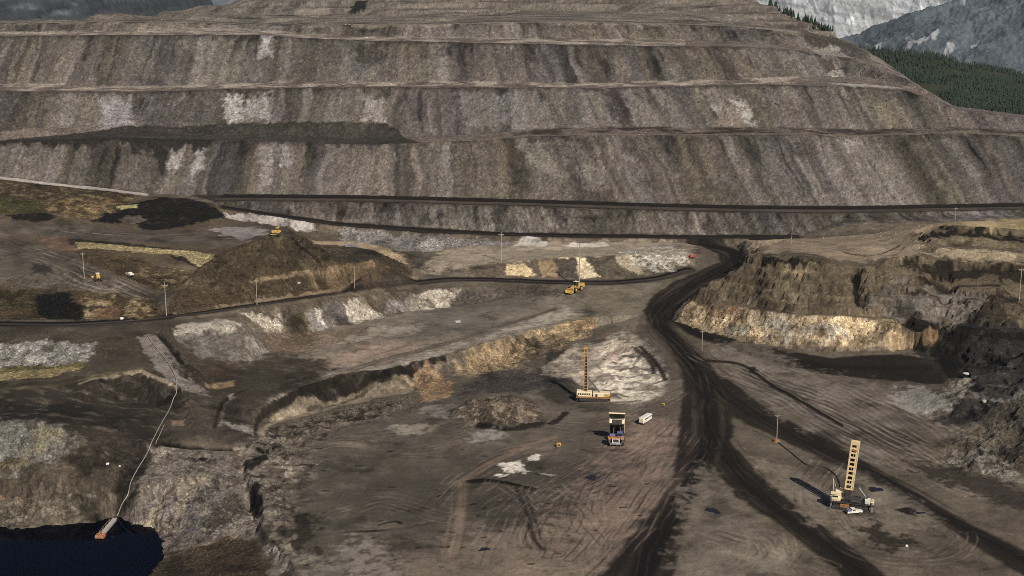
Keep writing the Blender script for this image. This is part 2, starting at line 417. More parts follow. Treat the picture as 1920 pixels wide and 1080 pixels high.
def lat_line(P, X, Y, reach=None):
    """signed sideways distance and distance along a polyline (each leg only near itself)"""
    best = np.full(X.shape, 1e18); lat = np.full(X.shape, 1e9); lon = np.zeros(X.shape); s0 = 0.0
    yr = Y[:, 0]; ac = X[0] / Y[0]
    for (ax, ay), (bx, by) in zip(P[:-1], P[1:]):
        ex, ey = bx - ax, by - ay; L = math.hypot(ex, ey) + 1e-9
        if reach is None: sl = (slice(None), slice(None))
        else:
            y0, y1 = min(ay, by) - reach, max(ay, by) + reach
            q = [(x + d) / y for x in (ax, bx) for y in (max(y0, 1), y1) for d in (-reach, reach)]
            sl = (slice(*np.searchsorted(yr, (y0, y1))), slice(*np.searchsorted(ac, (min(q), max(q)))))
        wx, wy = X[sl] - ax, Y[sl] - ay
        if wx.size == 0: s0 += L; continue
        t = np.clip((wx * ex + wy * ey) / (L * L), 0, 1)
        d = (wx - ex * t) ** 2 + (wy - ey * t) ** 2
        m = d < best[sl]
        best[sl] = np.where(m, d, best[sl])
        sg = np.sign(ex * wy - ey * wx)
        lat[sl] = np.where(m, sg * np.sqrt(d), lat[sl]); lon[sl] = np.where(m, s0 + t * L, lon[sl])
        s0 += L
    return lat, lon

def smooth_path(P, n=6):
    """Catmull-Rom through plan points"""
    P = [np.array(p, float) for p in P]
    Q = [2 * P[0] - P[1]] + P + [2 * P[-1] - P[-2]]
    out = []
    for i in range(1, len(Q) - 2):
        p0, p1, p2, p3 = Q[i - 1:i + 3]
        for k in range(n):
            t = k / n
            out.append(tuple(.5 * ((2 * p1) + (p2 - p0) * t + (2 * p0 - 5 * p1 + 4 * p2 - p3) * t * t + (3 * p1 - p0 - 3 * p2 + p3) * t ** 3)))
    out.append(tuple(P[-1]))
    return out

def H(l): return [hit(u, v) for u, v in l]

# warp used to roughen every painted border
WARP = {}
def warp(wl):
    if wl not in WARP: WARP[wl] = fbm(GX, GY, wl, 4, .6, seed=wl).astype(np.float32)
    return WARP[wl]

# ------------------------------------------------------------------ smoothing and relief
GZ = blur(GZ, 3)
dzx = np.gradient(GZ, axis=1) / np.maximum(np.gradient(GX, axis=1), 1e-6)
dzy = np.gradient(GZ, axis=0) / np.maximum(np.gradient(GY, axis=0), 1e-6)
SLOPE = blur(np.sqrt(dzx ** 2 + dzy ** 2), 6)
AU = GX / GY
def lineY(pts):
    a = np.array([p[0] / p[1] for p in pts]); y = np.array([p[1] for p in pts]); o = np.argsort(a)
    return np.interp(AS, a[o], y[o])[None, :]
yT1, yB1, yT2, yB2, yT3, yB3, yT4, yB4 = [lineY(l) for l in (T1, B1, T2, B2, T3, B3, T4, B4)]
DUMP = (GY > yT1 - 1) & (GY < 1700)
dumpw = blur(DUMP.astype(np.float32), 4)

def mound(uv, w, h, exact=False):
    """a windrow or heap of height h and half width w along a path"""
    P = uv if exact else H(uv)
    if len(P) > 2: P = smooth_path(P)
    rs, cs = rect(P, w * 2.5)
    lat, lon = lat_line(P, GX[rs, cs], GY[rs, cs], w * 2.5)
    GZ[rs, cs] += h * np.exp(-(lat / w) ** 2) * (1 + .5 * warp(9)[rs, cs])

# road mask first: it quietens the relief
ROAD = np.zeros((NR, NC), np.float32)
def road_area(P, f=1.5, n=1.2):
    rs, cs = rect(P, 6)
    m = sstep(-f, f, sd_poly(P, GX[rs, cs], GY[rs, cs]) + n * warp(9)[rs, cs])
    ROAD[rs, cs] = np.maximum(ROAD[rs, cs], m)
    return rs, cs, m
def lin(c):
    c = np.array(c, float) / 255.0
    return np.where(c <= .04045, c / 12.92, ((c + .055) / 1.055) ** 2.4)
ALBK = 1.22
def c(r, g, b): return lin((r, g, b)) * ALBK
ALB = np.zeros((NR, NC, 3), np.float32)
GRAIN = np.full((NR, NC), .45, np.float32)
def var(rs, cs, amt=.16):
    return (1 + amt * 1.6 * (warp(22)[rs, cs] + .8 * warp(5)[rs, cs]))[..., None]
def fill(uv, col, f=1.5, n=3, wl=9, k=1.0, grain=None, exact=False, v=.16, blot=0, bwl=5):
    """lay a material over an area; blot > 0 leaves gaps of the stuff below"""
    P = uv if exact else H(uv)
    rs, cs = rect(P, f + n * 3 + 2)
    m = sstep(-f, f, sd_poly(P, GX[rs, cs] + n * 2.6 * warp(9)[rs, cs] + n * 1.2 * warp(3.1)[rs, cs], GY[rs, cs] + n * 3.2 * warp(9.7)[rs, cs] + n * 1.4 * warp(3.3)[rs, cs]) + n * 1.2 * warp(wl)[rs, cs] + n * .9 * warp(2.2)[rs, cs]) * k
    m = m * np.clip(1.05 + .9 * warp(5)[rs, cs] + .5 * warp(2.2)[rs, cs], .25, 1)
    if blot: m = m * sstep(-.25, .25, warp(bwl)[rs, cs] * 1.2 + (1 - blot) - .5)
    ALB[rs, cs] = ALB[rs, cs] * (1 - m[..., None]) + (np.array(col) * var(rs, cs, v)) * m[..., None]
    if grain is not None: GRAIN[rs, cs] = GRAIN[rs, cs] * (1 - m) + grain * m
def stroke(uv, w, col, f=.8, k=1.0, n=.8, wl=5, tr=0.0, exact=False, dash=0, grain=None, off=0.0):
    """a band of half width w along a path; tr = wheel-track streaking along it"""
    P = uv if exact else H(uv)
    if len(P) > 2: P = smooth_path(P)
    rs, cs = rect(P, w + f + n + abs(off) + 2)
    X, Y = GX[rs, cs], GY[rs, cs]
    lat, lon = lat_line(P, X, Y, w + f + n * 1.5 + abs(off) + 1)
    lat = lat + off
    m = sstep(-f, f, w - np.abs(lat) + n * 1.8 * warp(wl)[rs, cs]) * k
    if dash and (m > 0).any():
        mm = m > 0; dd = np.zeros(m.shape); dd[mm] = sstep(-.2, .3, fbm(lon[mm], lat[mm] * .3, dash, 2, seed=3)); m = m * dd
    b = np.array(col) * var(rs, cs, .1)
    if tr:
        mm = m > 0; t = np.zeros(m.shape); t[mm] = fbm(lat[mm], lon[mm] * .02, 1.6, 3, .6, seed=9) * tr * 2.2
        b = b * (1 + t[..., None])
    ALB[rs, cs] = ALB[rs, cs] * (1 - m[..., None]) + b * m[..., None]
    if grain is not None: GRAIN[rs, cs] = GRAIN[rs, cs] * (1 - m) + grain * m
def tracks(uv, n, spread, col, w=.45, k=.5, seed=0, wob=1.5):
    r = np.random.default_rng(seed)
    P0 = smooth_path(H(uv), 8)
    for i in range(n):
        o = r.uniform(-spread, spread); ph = r.uniform(0, 6); fr = r.uniform(.015, .04)
        Q = []
        for j, p in enumerate(P0):
            q = P0[min(j + 1, len(P0) - 1)]; p_ = P0[max(j - 1, 0)]
            dx, dy = q[0] - p_[0], q[1] - p_[1]; L = math.hypot(dx, dy) + 1e-9
            s = o + wob * math.sin(j * fr * 12 + ph)
            Q.append((p[0] - dy / L * s, p[1] + dx / L * s))
        i0 = r.integers(0, max(1, len(Q) // 3)); i1 = r.integers(2 * len(Q) // 3, len(Q))
        if i1 - i0 > 3:
            for sgn in (-1.6, 1.6):
                stroke(Q[i0:i1], w, col, .35, k * r.uniform(.5, 1), .15, exact=True, off=sgn, dash=25)

# ---- large areas
sx = slice(0, NR), slice(0, NC)
base = c(88, 79, 68)
ALB[:] = base * var(*sx, .18)
fill([(440, 800), (560, 790), (760, 760), (900, 725), (1150, 620), (1260, 600), (1290, 750), (1270, 900), (1100, 1160), (480, 1160), (480, 950)], c(86, 78, 69), 3)
fill([(640, 860), (900, 850), (1120, 860), (1200, 900), (1120, 990), (900, 1010), (620, 990), (540, 930)], c(74, 67, 59), 12, 10, 22, .7)
fill([(1180, 790), (1270, 780), (1272, 860), (1255, 930), (1190, 1010), (1100, 1080), (980, 1080), (1050, 960), (1120, 900)], c(112, 94, 84), 10, 8, 22, .75)
fill([(860, 1010), (1100, 960), (1160, 1010), (1080, 1120), (760, 1140), (740, 1050)], c(106, 93, 82), 10, 8, 22, .7)
fill([(480, 700), (640, 610), (860, 570), (1000, 550), (1090, 560), (1100, 600), (960, 630), (800, 680), (620, 720), (500, 760)], c(104, 95, 85), 3)
fill([(720, 690), (900, 640), (1060, 580), (1085, 590), (960, 622), (850, 655), (790, 682), (690, 704), (610, 722), (560, 735)], c(138, 129, 117), 4, 4)
fill([(560, 690), (720, 640), (800, 645), (730, 672), (620, 690)], c(138, 118, 104), 6, 5, 22, .8)
fill([(700, 612), (760, 610), (800, 620), (720, 628), (640, 645)], c(140, 130, 118), 3, 4, 9, .7)
fill([(830, 545), (960, 535), (1030, 545), (980, 570), (900, 620), (760, 640), (800, 585)], c(88, 82, 75), 5, 5, 22, .8)
fill([(560, 735), (690, 700), (790, 680), (850, 652), (960, 620), (1085, 588), (1060, 575), (900, 636), (720, 686), (600, 715)], c(142, 133, 121), 3, 2, 9, .6)
stroke([(480, 742), (560, 725), (640, 700), (740, 668), (850, 640), (960, 605), (1040, 580)], 2.2, c(84, 76, 67), 1, .8, 1, tr=.5)
stroke([(500, 730), (600, 700), (720, 660), (830, 628)], 1.2, c(76, 69, 61), 1, .7, .8, dash=50)
# left lowland
fill([(-150, 615), (330, 600), (420, 640), (480, 740), (470, 800), (300, 835), (230, 930), (-150, 990)], c(72, 64, 54), 3)
fill([(-150, 730), (160, 712), (265, 694), (330, 724), (350, 800), (300, 840), (250, 900), (140, 810), (-150, 780)], c(58, 51, 44), 3, 4)
fill([(380, 690), (560, 660), (640, 690), (500, 760), (380, 780), (340, 750)], c(62, 55, 46), 6, 6, 22, .9)
fill([(300, 810), (350, 730), (470, 760), (470, 800), (460, 830)], c(72, 64, 56), 4)
# left highland
fill([(-150, 330), (300, 365), (440, 400), (560, 420), (600, 450), (780, 505), (770, 530), (330, 596), (-150, 606)], c(84, 73, 59), 3)
# right hill
fill([(1290, 565), (1400, 470), (1500, 480), (1700, 470), (1740, 430), (1990, 430), (1990, 640), (1700, 612), (1480, 590)], c(88, 78, 63), 2)
# plateaus
fill([(790, 505), (830, 470), (960, 455), (1300, 456), (1300, 500), (1200, 478), (1000, 488), (880, 500)], c(128, 116, 101), 3)
fill([(1400, 445), (1990, 420), (1990, 412), (1760, 428), (1700, 480), (1560, 484), (1430, 474)], c(122, 108, 91), 2)
fill([(1120, 530), (1240, 520), (1215, 570), (1190, 620), (1120, 600), (1090, 560)], c(100, 92, 80), 3)

# ---- the dump: tipped rock in chutes of changing colour
PAL = [c(104, 95, 88), c(96, 86, 80), c(112, 100, 86), c(98, 88, 70), c(90, 80, 78), c(120, 110, 104), c(102, 88, 80), c(84, 76, 68), c(110, 96, 78), c(100, 92, 92), c(92, 82, 66), c(108, 98, 92)]
PAL = np.array(PAL); PAL[:, 2] *= .97
skew = np.interp(AU[0], [-.2, -.1, .0, .07, .3], [-.05, -.02, .12, .36, .30])[None, :]
def chutes(y0, y1, seed, extra=None):
    m = (GY > y0 - 2) & (GY < y1 + 2)
    if extra is not None: m &= extra
    X, Y = GX[m], GY[m]; yb = np.broadcast_to(y1, GY.shape)[m]; ya = np.broadcast_to(y0, GY.shape)[m]
    t = np.clip((yb - Y) / np.maximum(yb - ya, 1), 0, 1)            # 0 at the crest
    wob = fbm(X, Y, 40, 3, seed=seed); w7 = fbm(X, Y * .5, 8, 3, .6, seed=seed)
    s = X - np.broadcast_to(skew, GY.shape)[m] * (yb - Y) + 5 * wob + 2.2 * w7
    s = s + .9 * fbm(X, Y, 3, 2, seed=seed + 3)
    out = np.zeros((len(X), 3)); tot = 0
    for wl, amp, so in ((58, .32, 1), (23, .45, 2), (10, .5, 3), (4.6, .55, 4)):
        q = s / wl + so * 7.3 + seed * 3.1 + .8 * np.sin(s / wl * .9 + seed)
        i = np.floor(q); fr = q - i; e = .12 if wl < 30 else .3; w = sstep(.5 - e, .5 + e, fr)[:, None]
        k0 = (hash1(i, seed + so) * len(PAL)).astype(int) % len(PAL); k1 = (hash1(i + 1, seed + so) * len(PAL)).astype(int) % len(PAL)
        out += amp * (PAL[k0] * (1 - w) + PAL[k1] * w); tot += amp
    out /= tot
    g = out.mean(0); out = g + (out - g) * 1.65
    lum = out.mean(1, keepdims=True); out = lum * np.array([1.07, .985, .92]) * .5 + out * .5
    fil = fbm(s, Y * .55, 3.2, 4, .65, seed=seed + 40); fil2 = fbm(s, t * 3, 6, 2, .6, seed=seed + 41)
    for wl, sd, kk in ((15, 11, .75), (7, 12, .7), (3.6, 13, .4)):
        q = s / wl + seed + .6 * np.sin(s / wl * 1.3 + sd); i = np.floor(q); fr = q - i
        h = hash1(i, seed + sd); Ln = .10 + .95 * hash1(i, seed + sd + 5) ** 1.6
        w_ = .3 + .7 * hash1(i, seed + sd + 9); up = .0 + .5 * hash1(i, seed + sd + 15) * (hash1(i, seed + sd + 16) > .5)
        band = sstep(0, .2, fr) * sstep(0, .2, w_ - fr)
        a = band * sstep(-.06, .14, Ln - t + .45 * fil) * sstep(-.1, .1, t - up + .2 * fil2) * sstep(.52, .55, h) * kk
        dark = sstep(.76, .78, hash1(i, seed + sd + 21))
        dark = 1.0 * (hash1(i, seed + sd + 21) > .45)
        tgt = out * (.42 * dark + 1.45 * (1 - dark))[:, None]
        out = out * (1 - a[:, None]) + tgt * a[:, None]
    rim_shade = sstep(0, .10, .07 + .16 * fil2 + .10 * fil - t) * .6      # shadow just under the rim, painted into the colour
    out = out * (1 - .62 * rim_shade[:, None])
    out = out * (1 + .26 * fil + .12 * fil2 + .16 * warp(5)[m] + .22 * warp(22)[m])[:, None].clip(.4, 1.8) * (.66 + .13 * t[:, None])
    ALB[m] = out
    return m
allD = (GY > yT1 - 2) & (GY < 1700)
# flats and everything above first
topc = PAL[1] * .95
ALB[allD] = (topc * var(*sx, .25))[allD]
st = fbm(GX, GY, 60, 4, .6, seed=5); st2 = fbm(GX * .16 + 3 * warp(22), GY, 9, 4, .6, seed=6)
up_m = GY > yB4
ALB[up_m & DUMP] = (np.array(c(94, 87, 79)) * (1 + .35 * st + .9 * st2 + .25 * warp(5))[..., None].clip(.25, 2.2))[up_m & DUMP]
for k, (ya, yb) in enumerate(((yT1, yB1), (yT2, yB2), (yT3, yB3), (yT4, yB4))): chutes(ya, yb, k + 1)
y0low = lineY(LR2t)
GRAIN[allD] = .62
# low face between the two haul roads
mlow = (GY > np.minimum(y0low, lineY(T0)) + .5) & (GY < lineY(T0) - .5) & (AU > -.235) & (AU < .40)
chutes(lineY(LR2t) + 1, lineY(T0) - .5, 9, mlow); GRAIN[mlow] = .62
# crest lines: pale rims and dark coal drapes along the flats
def flat(ya, yb, col, k, a0=-1, a1=1, sd=0, n=6):
    m = sstep(-2, 2, GY - ya) * sstep(-2, 2, yb - GY) * k * sstep(-.15, .25, fbm(GX, GY, 26, 5, .65, seed=sd) + .02) * (AU > a0) * (AU < a1)
    ALB[:] = ALB * (1 - m[..., None]) + np.array(col) * var(*sx, .2) * m[..., None]
flat(yB1 - 1, yB1 + 9, c(104, 92, 80), .6, -.09, .4, 1)
flat(yB1 + 8, yT2, c(52, 46, 40), .8, .0, .4, 2)
flat(yB2 - 1, yB2 + 8, c(74, 66, 58), .7, -1, .2, 3)
flat(yB2 + 9, yT3, c(146, 136, 124), .8, -1, .2, 4)
flat(yB3 - 1, yB3 + 6, c(66, 58, 52), .7, -1, .2, 5)
flat(yB3 + 5, yT4, c(144, 134, 122), .75, -1, .12, 6)
flat(yB4 - 2, yB4 + 10, c(120, 110, 98), .6, -1, .2, 7)
flat(yB4 + 12, yB4 + 26, c(60, 54, 48), .5, -1, .2, 8)
FI = dict(f=2.5, n=2.4, wl=5, v=.2)
# distinctive spills (each a body of differently coloured rock)
PALE = c(140, 130, 126); PURP = c(126, 116, 120); DK = c(44, 38, 35)
for uv, col, k in [
    ([(190, 184), (246, 188), (250, 246), (192, 250)], PURP, .8), ([(424, 178), (450, 182), (452, 238), (422, 238)], c(152, 144, 136), .85),
    ([(450, 195), (504, 178), (508, 238), (448, 240)], c(142, 134, 128), .7), ([(682, 182), (716, 186), (722, 238), (684, 238)], c(138, 126, 116), .8),
    ([(494, 66), (508, 66), (506, 108), (486, 112)], c(140, 130, 128), .8), ([(474, 70), (492, 68), (480, 105), (474, 98)], DK, .6),
    ([(664, 80), (712, 80), (720, 112), (690, 132), (668, 120)], DK, .6), ([(784, 80), (798, 80), (802, 106), (830, 130), (826, 132), (790, 105)], DK, .5),
    ([(826, 80), (840, 80), (842, 102), (830, 108)], DK, .6), ([(990, 84), (1006, 84), (1004, 108), (994, 112)], DK, .7),
    ([(84, 182), (185, 180), (190, 248), (90, 250)], c(104, 93, 68), .6), ([(300, 180), (420, 178), (420, 238), (300, 242)], c(88, 76, 64), .6),
    ([(322, 275), (338, 277), (338, 312), (314, 318)], c(136, 126, 122), .85), ([(364, 284), (384, 278), (388, 318), (360, 325)], c(134, 126, 118), .8),
    ([(494, 272), (508, 276), (507, 345), (492, 352)], c(132, 122, 116), .8), ([(530, 274), (544, 276), (542, 312), (530, 310)], c(126, 118, 116), .8),
    ([(640, 274), (720, 274), (740, 366), (630, 366)], c(112, 94, 74), .6), ([(850, 268), (930, 266), (980, 372), (850, 372)], c(102, 87, 62), .55),
    ([(920, 262), (990, 262), (1060, 376), (960, 376)], c(92, 78, 58), .5), ([(975, 262), (1010, 262), (1060, 330), (1010, 330)], c(124, 114, 98), .6), ([(1040, 258), (1080, 258), (1150, 350), (1100, 360)], c(120, 110, 98), .5),
    ([(1125, 166), (1164, 168), (1188, 236), (1166, 238)], c(62, 46, 44), .85), ([(1164, 168), (1184, 170), (1200, 222), (1190, 225)], c(124, 112, 104), .6),
    ([(838, 170), (846, 170), (878, 236), (858, 238)], c(80, 72, 72), .6), ([(855, 172), (975, 178), (1000, 240), (880, 238)], c(120, 112, 104), .55), ([(1052, 174), (1080, 172), (1096, 236), (1064, 238)], c(76, 72, 60), .6),
    ([(1345, 196), (1385, 204), (1410, 240), (1352, 240)], c(134, 110, 86), .7), ([(1374, 188), (1404, 196), (1418, 235), (1408, 240)], c(156, 146, 134), .75), ([(1338, 196), (1352, 196), (1352, 208), (1340, 208)], c(156, 146, 134), .6),
    ([(1440, 168), (1500, 166), (1530, 240), (1480, 242)], c(98, 91, 86), .5), ([(1600, 180), (1680, 190), (1730, 240), (1640, 238)], c(112, 100, 72), .6), ([(1694, 180), (1720, 186), (1780, 235), (1750, 238)], c(78, 72, 66), .7),
    ([(1475, 264), (1500, 262), (1510, 300), (1490, 290)], c(66, 54, 44), .7), ([(1580, 262), (1610, 262), (1604, 275), (1590, 280)], c(140, 132, 120), .5),
    ([(1280, 270), (1340, 270), (1350, 375), (1270, 375)], c(104, 88, 66), .5), ([(640, 110), (830, 115), (800, 148), (640, 150)], c(98, 89, 86), .5),
    ([(130, 76), (240, 74), (330, 150), (200, 152)], c(96, 86, 72), .5), ([(330, 76), (470, 80), (500, 152), (400, 152)], c(106, 98, 80), .5),
    ([(1500, 60), (1560, 60), (1640, 105), (1590, 125), (1520, 90)], c(66, 56, 48), .8), ([(1580, 66), (1640, 100), (1650, 112), (1600, 84)], c(98, 80, 58), .7), ([(1510, 86), (1570, 88), (1600, 108), (1540, 110)], c(132, 122, 112), .7),
    ([(1560, 134), (1620, 132), (1600, 142), (1550, 142)], c(160, 148, 132), .7), ([(1540, 155), (1620, 158), (1700, 166), (1600, 162)], c(156, 146, 134), .7), ([(1500, 140), (1640, 140), (1650, 152), (1480, 152)], c(112, 101, 92), .7),
    ([(1370, 84), (1440, 62), (1500, 110), (1440, 130), (1390, 100)], c(106, 98, 92), .5), ([(1740, 195), (1990, 222), (1990, 250), (1780, 236)], c(94, 80, 76), .7), ([(1180, 56), (1280, 52), (1280, 76), (1190, 76)], c(106, 92, 68), .7),
]:
    pale_ = col.mean() > .22 or col.mean() < .09; lm = col.mean(); col = lm + (col - lm) * .55
    fill(uv, col, k=k * .85 if pale_ else k * .6, grain=.7, **FI)
# ---- dark hump of coal waste on the first bench
fill([(0, 264), (120, 256), (240, 247), (400, 243), (640, 240), (716, 240), (745, 252), (790, 268), (640, 270), (480, 264), (240, 260), (0, 267)], c(58, 54, 49), .5, .35, 9, .97)
fill([(240, 258), (400, 250), (560, 246), (700, 244), (735, 258), (640, 268), (420, 264)], c(74, 69, 62), 2, 2.5, 5, .6, blot=.4)

def fingers():
    m = (GY > yT1) & (GY < yB1 + 3) & (AU < -.21) & (AU > -.42)
    X, Y = GX[m], GY[m]; ya = np.broadcast_to(yT1, GY.shape)[m]; yb = np.broadcast_to(yB1, GY.shape)[m]; t = (yb - Y) / np.maximum(yb - ya, 1)
    L = .10 + .30 * fbm(X, X * 0, 9, 3, .6, seed=70) + .22 * fbm(X, X * 0, 34, 2, seed=71) + .12 * fbm(X, Y, 3, 3, seed=72)
    ux = X / Y * F + 960
    L = L + .50 * np.exp(-((ux - 297) / 11) ** 2) + .28 * np.exp(-((ux - 255) / 20) ** 2) + .15 * np.exp(-((ux - 390) / 26) ** 2)
    a = (sstep(-.02, .07, L - t) * .9)[:, None]
    ALB[m] = ALB[m] * (1 - a) + c(50, 46, 41) * a
fingers()
# ---- roads
for P, col in ((H([(300, 372), (380, 371)]) and [p[:2] for p in T0[1:]] + [p[:2] for p in T1[::-1] if p[0] > -400], c(62, 53, 46)),):
    P = [q for q in P if q[0] / q[1] > -.245]
    rs, cs, m = road_area(P)
    ALB[rs, cs] = ALB[rs, cs] * (1 - m[..., None]) + col * var(rs, cs, .12) * m[..., None]
mid = [(p[0], p[1] + 13) for p in T0[1:]]
stroke([(p[0], p[1] + 3) for p in T0[1:]], 2.6, c(40, 34, 30), exact=True, k=.95)
stroke([(p[0], p[1] + 20) for p in T0[1:]], 3.0, c(42, 36, 31), exact=True, k=.9)
stroke(mid, 4.0, c(86, 76, 68), exact=True, k=.6, tr=.4)
P = [p[:2] for p in LR2b] + [p[:2] for p in LR2t[::-1]]
rs, cs, m = road_area(P); ALB[rs, cs] = ALB[rs, cs] * (1 - m[..., None]) + c(44, 37, 32) * var(rs, cs, .12) * m[..., None]
stroke([((a[0] + b[0]) / 2, (a[1] + b[1]) / 2) for a, b in zip(LR2b, LR2t)], 3, c(60, 52, 46), exact=True, k=.6, tr=.5)
MAIN = [(1290, 448), (1350, 450), (1402, 470), (1396, 490), (1352, 518), (1310, 546), (1266, 580), (1256, 602), (1284, 640), (1334, 684), (1362, 728), (1370, 772), (1376, 812), (1350, 850), (1340, 864), (1318, 920), (1284, 985), (1275, 1027), (1262, 1090), (1225, 1180), (1060, 1180), (1123, 1084), (1160, 1040), (1207, 973), (1262, 905), (1273, 815), (1276, 771), (1282, 715), (1272, 677), (1250, 643), (1212, 604), (1208, 580), (1226, 552), (1270, 526), (1322, 503), (1350, 490), (1348, 476), (1318, 463), (1285, 456)]
BR_B = [(1330, 863), (1380, 933), (1467, 987), (1563, 1067), (1640, 1140), (1740, 1140), (1663, 1080), (1580, 1013), (1493, 947), (1427, 893), (1363, 822), (1345, 800)]
BR_C = [(1330, 700), (1370, 712), (1430, 760), (1500, 800), (1562, 828), (1600, 850), (1660, 890), (1715, 925), (1810, 978), (1925, 1035), (2050, 1110), (2050, 1180), (1925, 1085), (1810, 1012), (1700, 945), (1620, 895), (1540, 860), (1460, 822), (1390, 790), (1340, 760)]
BR_D = [(1256, 598), (1330, 621), (1440, 651), (1560, 671), (1680, 664), (1760, 676), (1800, 695), (1770, 718), (1690, 716), (1560, 704), (1450, 684), (1370, 656), (1290, 626)]
for uv, col in ((MAIN, c(47, 39, 33)), (BR_B, c(47, 39, 32)), (BR_C, c(49, 41, 34)), (BR_D, c(42, 37, 31))):
    rs, cs, m = road_area(H(uv), 1.2, 1.6); m = m[..., None] * .94
    ALB[rs, cs] = ALB[rs, cs] * (1 - m) + col * var(rs, cs, .2) * m
    GRAIN[rs, cs] = GRAIN[rs, cs] * (1 - m[..., 0]) + .25 * m[..., 0]
CM = [(1318, 455), (1374, 472), (1372, 492), (1330, 515), (1280, 545), (1238, 580), (1234, 604), (1262, 640), (1300, 690), (1322, 740), (1328, 800), (1316, 860), (1280, 930), (1240, 1000), (1200, 1080), (1150, 1160)]
CB = [(1322, 740), (1345, 820), (1400, 905), (1480, 968), (1575, 1040), (1680, 1130)]
CC = [(1310, 700), (1390, 762), (1470, 808), (1560, 850), (1640, 888), (1720, 936), (1815, 992), (1930, 1056), (2040, 1130)]
CD = [(1240, 594), (1320, 630), (1440, 664), (1560, 688), (1700, 690), (1780, 690)]
stroke(CM, 3.4, c(34, 29, 25), 2, .8, 1.2, tr=.5); stroke(CM, 1.6, c(78, 68, 58), .8, .5, .4, off=5.5, tr=.5, dash=60); stroke(CM, 1.2, c(82, 72, 62), .8, .5, .4, off=-6, tr=.5, dash=60)
stroke(CB, 2.6, c(38, 32, 27), 2, .8, 1, tr=.5); stroke(CC, 3, c(40, 34, 28), 2, .8, 1, tr=.5); stroke(CD, 3, c(34, 31, 27), 3, .7, 1)
for k, (L, s, n) in enumerate(((CM, 8, 16), (CB, 6, 9), (CC, 6, 10))):
    tracks(L, n // 2, s, c(78, 68, 58), .4, .5, 30 + k); tracks(L, n // 2, s, c(36, 30, 26), .4, .5, 40 + k)
R3c = [(-80, 607), (0, 607), (150, 607), (330, 592), (480, 572), (640, 548), (780, 530), (880, 524), (1040, 529), (1150, 530), (1230, 522), (1290, 506)]
stroke(R3c, 5.2, c(66, 58, 51), 1.2, .95, .8, tr=.4)
stroke(R3c, 1.6, c(30, 26, 22), .8, .9, .5, off=-2.6, dash=0); stroke(R3c, 1.2, c(36, 30, 26), .8, .9, .5, off=2.8, dash=60)
stroke([(330, 588), (480, 567), (640, 544), (780, 524)], 1.6, c(120, 104, 84), .8, .7, .6)
P = smooth_path(H(R3c)); rs, cs = rect(P, 8); lat, lon = lat_line(P, GX[rs, cs], GY[rs, cs]); ROAD[rs, cs] = np.maximum(ROAD[rs, cs], sstep(-1, 1, 5 - np.abs(lat)))

# ---- pale spills under the cross road
W1 = c(150, 141, 128)
for uv, col, k, b in [([(452, 590), (528, 588), (528, 612), (512, 622), (478, 606)], W1, .95, 0), ([(642, 570), (682, 560), (694, 578), (716, 586), (724, 594), (690, 600), (664, 606), (652, 588)], W1, .95, 0),
    ([(668, 560), (684, 558), (692, 574), (676, 574)], c(96, 84, 68), .8, 0), ([(765, 556), (800, 547), (862, 541), (848, 562), (838, 576), (800, 581), (765, 585)], W1, .95, 0),
    ([(722, 562), (766, 556), (766, 584), (724, 588)], c(116, 110, 106), .8, 0), ([(576, 584), (600, 580), (618, 612), (600, 622), (575, 622)], c(122, 117, 112), .8, 0), ([(584, 584), (596, 584), (618, 612), (608, 616)], c(160, 152, 142), .7, 0),
    ([(600, 575), (640, 568), (655, 600), (620, 612)], c(90, 85, 84), .7, 0), ([(535, 592), (576, 586), (578, 622), (545, 618)], c(84, 74, 56), .8, 0), ([(862, 545), (960, 540), (960, 560), (840, 575)], c(84, 78, 70), .7, 0),
    ([(505, 610), (560, 625), (700, 612), (640, 640), (560, 665), (500, 650)], c(106, 88, 74), .6, 0)]:
    fill(uv, col, 1.0, 1.3, 5, k, .8, blot=b)
# conical hill and its white cap
fill([(330, 625), (460, 612), (505, 655), (470, 680), (372, 672), (345, 650)], c(92, 86, 80), 2, 2, 9, .9)
fill([(330, 611), (352, 606), (400, 603), (404, 597), (442, 604), (460, 611), (436, 621), (400, 624), (345, 629), (322, 624)], c(138, 130, 120), 1.2, 1.6, 5, .9)
fill([(470, 625), (485, 640), (500, 655), (480, 662), (460, 640)], c(128, 121, 113), 2, 2, 5, .6)
fill([(395, 690), (415, 678), (432, 690), (440, 706), (385, 712)], c(74, 60, 46), 2, 2, 5, .8); fill([(385, 716), (440, 714), (436, 726), (388, 726)], c(118, 98, 74), 1, .5, 5, .8)
# bank in front of the middle plateau
for uv, col, k in [([(880, 498), (1200, 480), (1200, 520), (880, 516)], c(88, 78, 66), .9), ([(950, 496), (982, 491), (1004, 514), (972, 519), (948, 514)], c(176, 156, 118), .9), ([(1006, 490), (1036, 488), (1050, 520), (1016, 520)], c(126, 106, 78), .8),
    ([(1040, 486), (1080, 484), (1084, 520), (1050, 521)], c(72, 66, 60), .8), ([(1081, 483), (1094, 484), (1126, 520), (1086, 521)], c(178, 164, 136), .95), ([(1098, 484), (1150, 482), (1178, 516), (1130, 520)], c(80, 72, 62), .9),
    ([(1140, 476), (1180, 478), (1225, 512), (1200, 516), (1168, 500)], c(150, 138, 116), .8), ([(1050, 482), (1064, 481), (1064, 485), (1048, 486)], c(176, 160, 128), .9)]:
    fill(uv, col, .8, 1.0, 5, k)
fill([(1150, 472), (1180, 464), (1240, 460), (1288, 468), (1296, 490), (1260, 508), (1210, 508), (1180, 490)], c(150, 144, 134), 1.5, 2, 5, .95, .9, blot=.45, bwl=5)
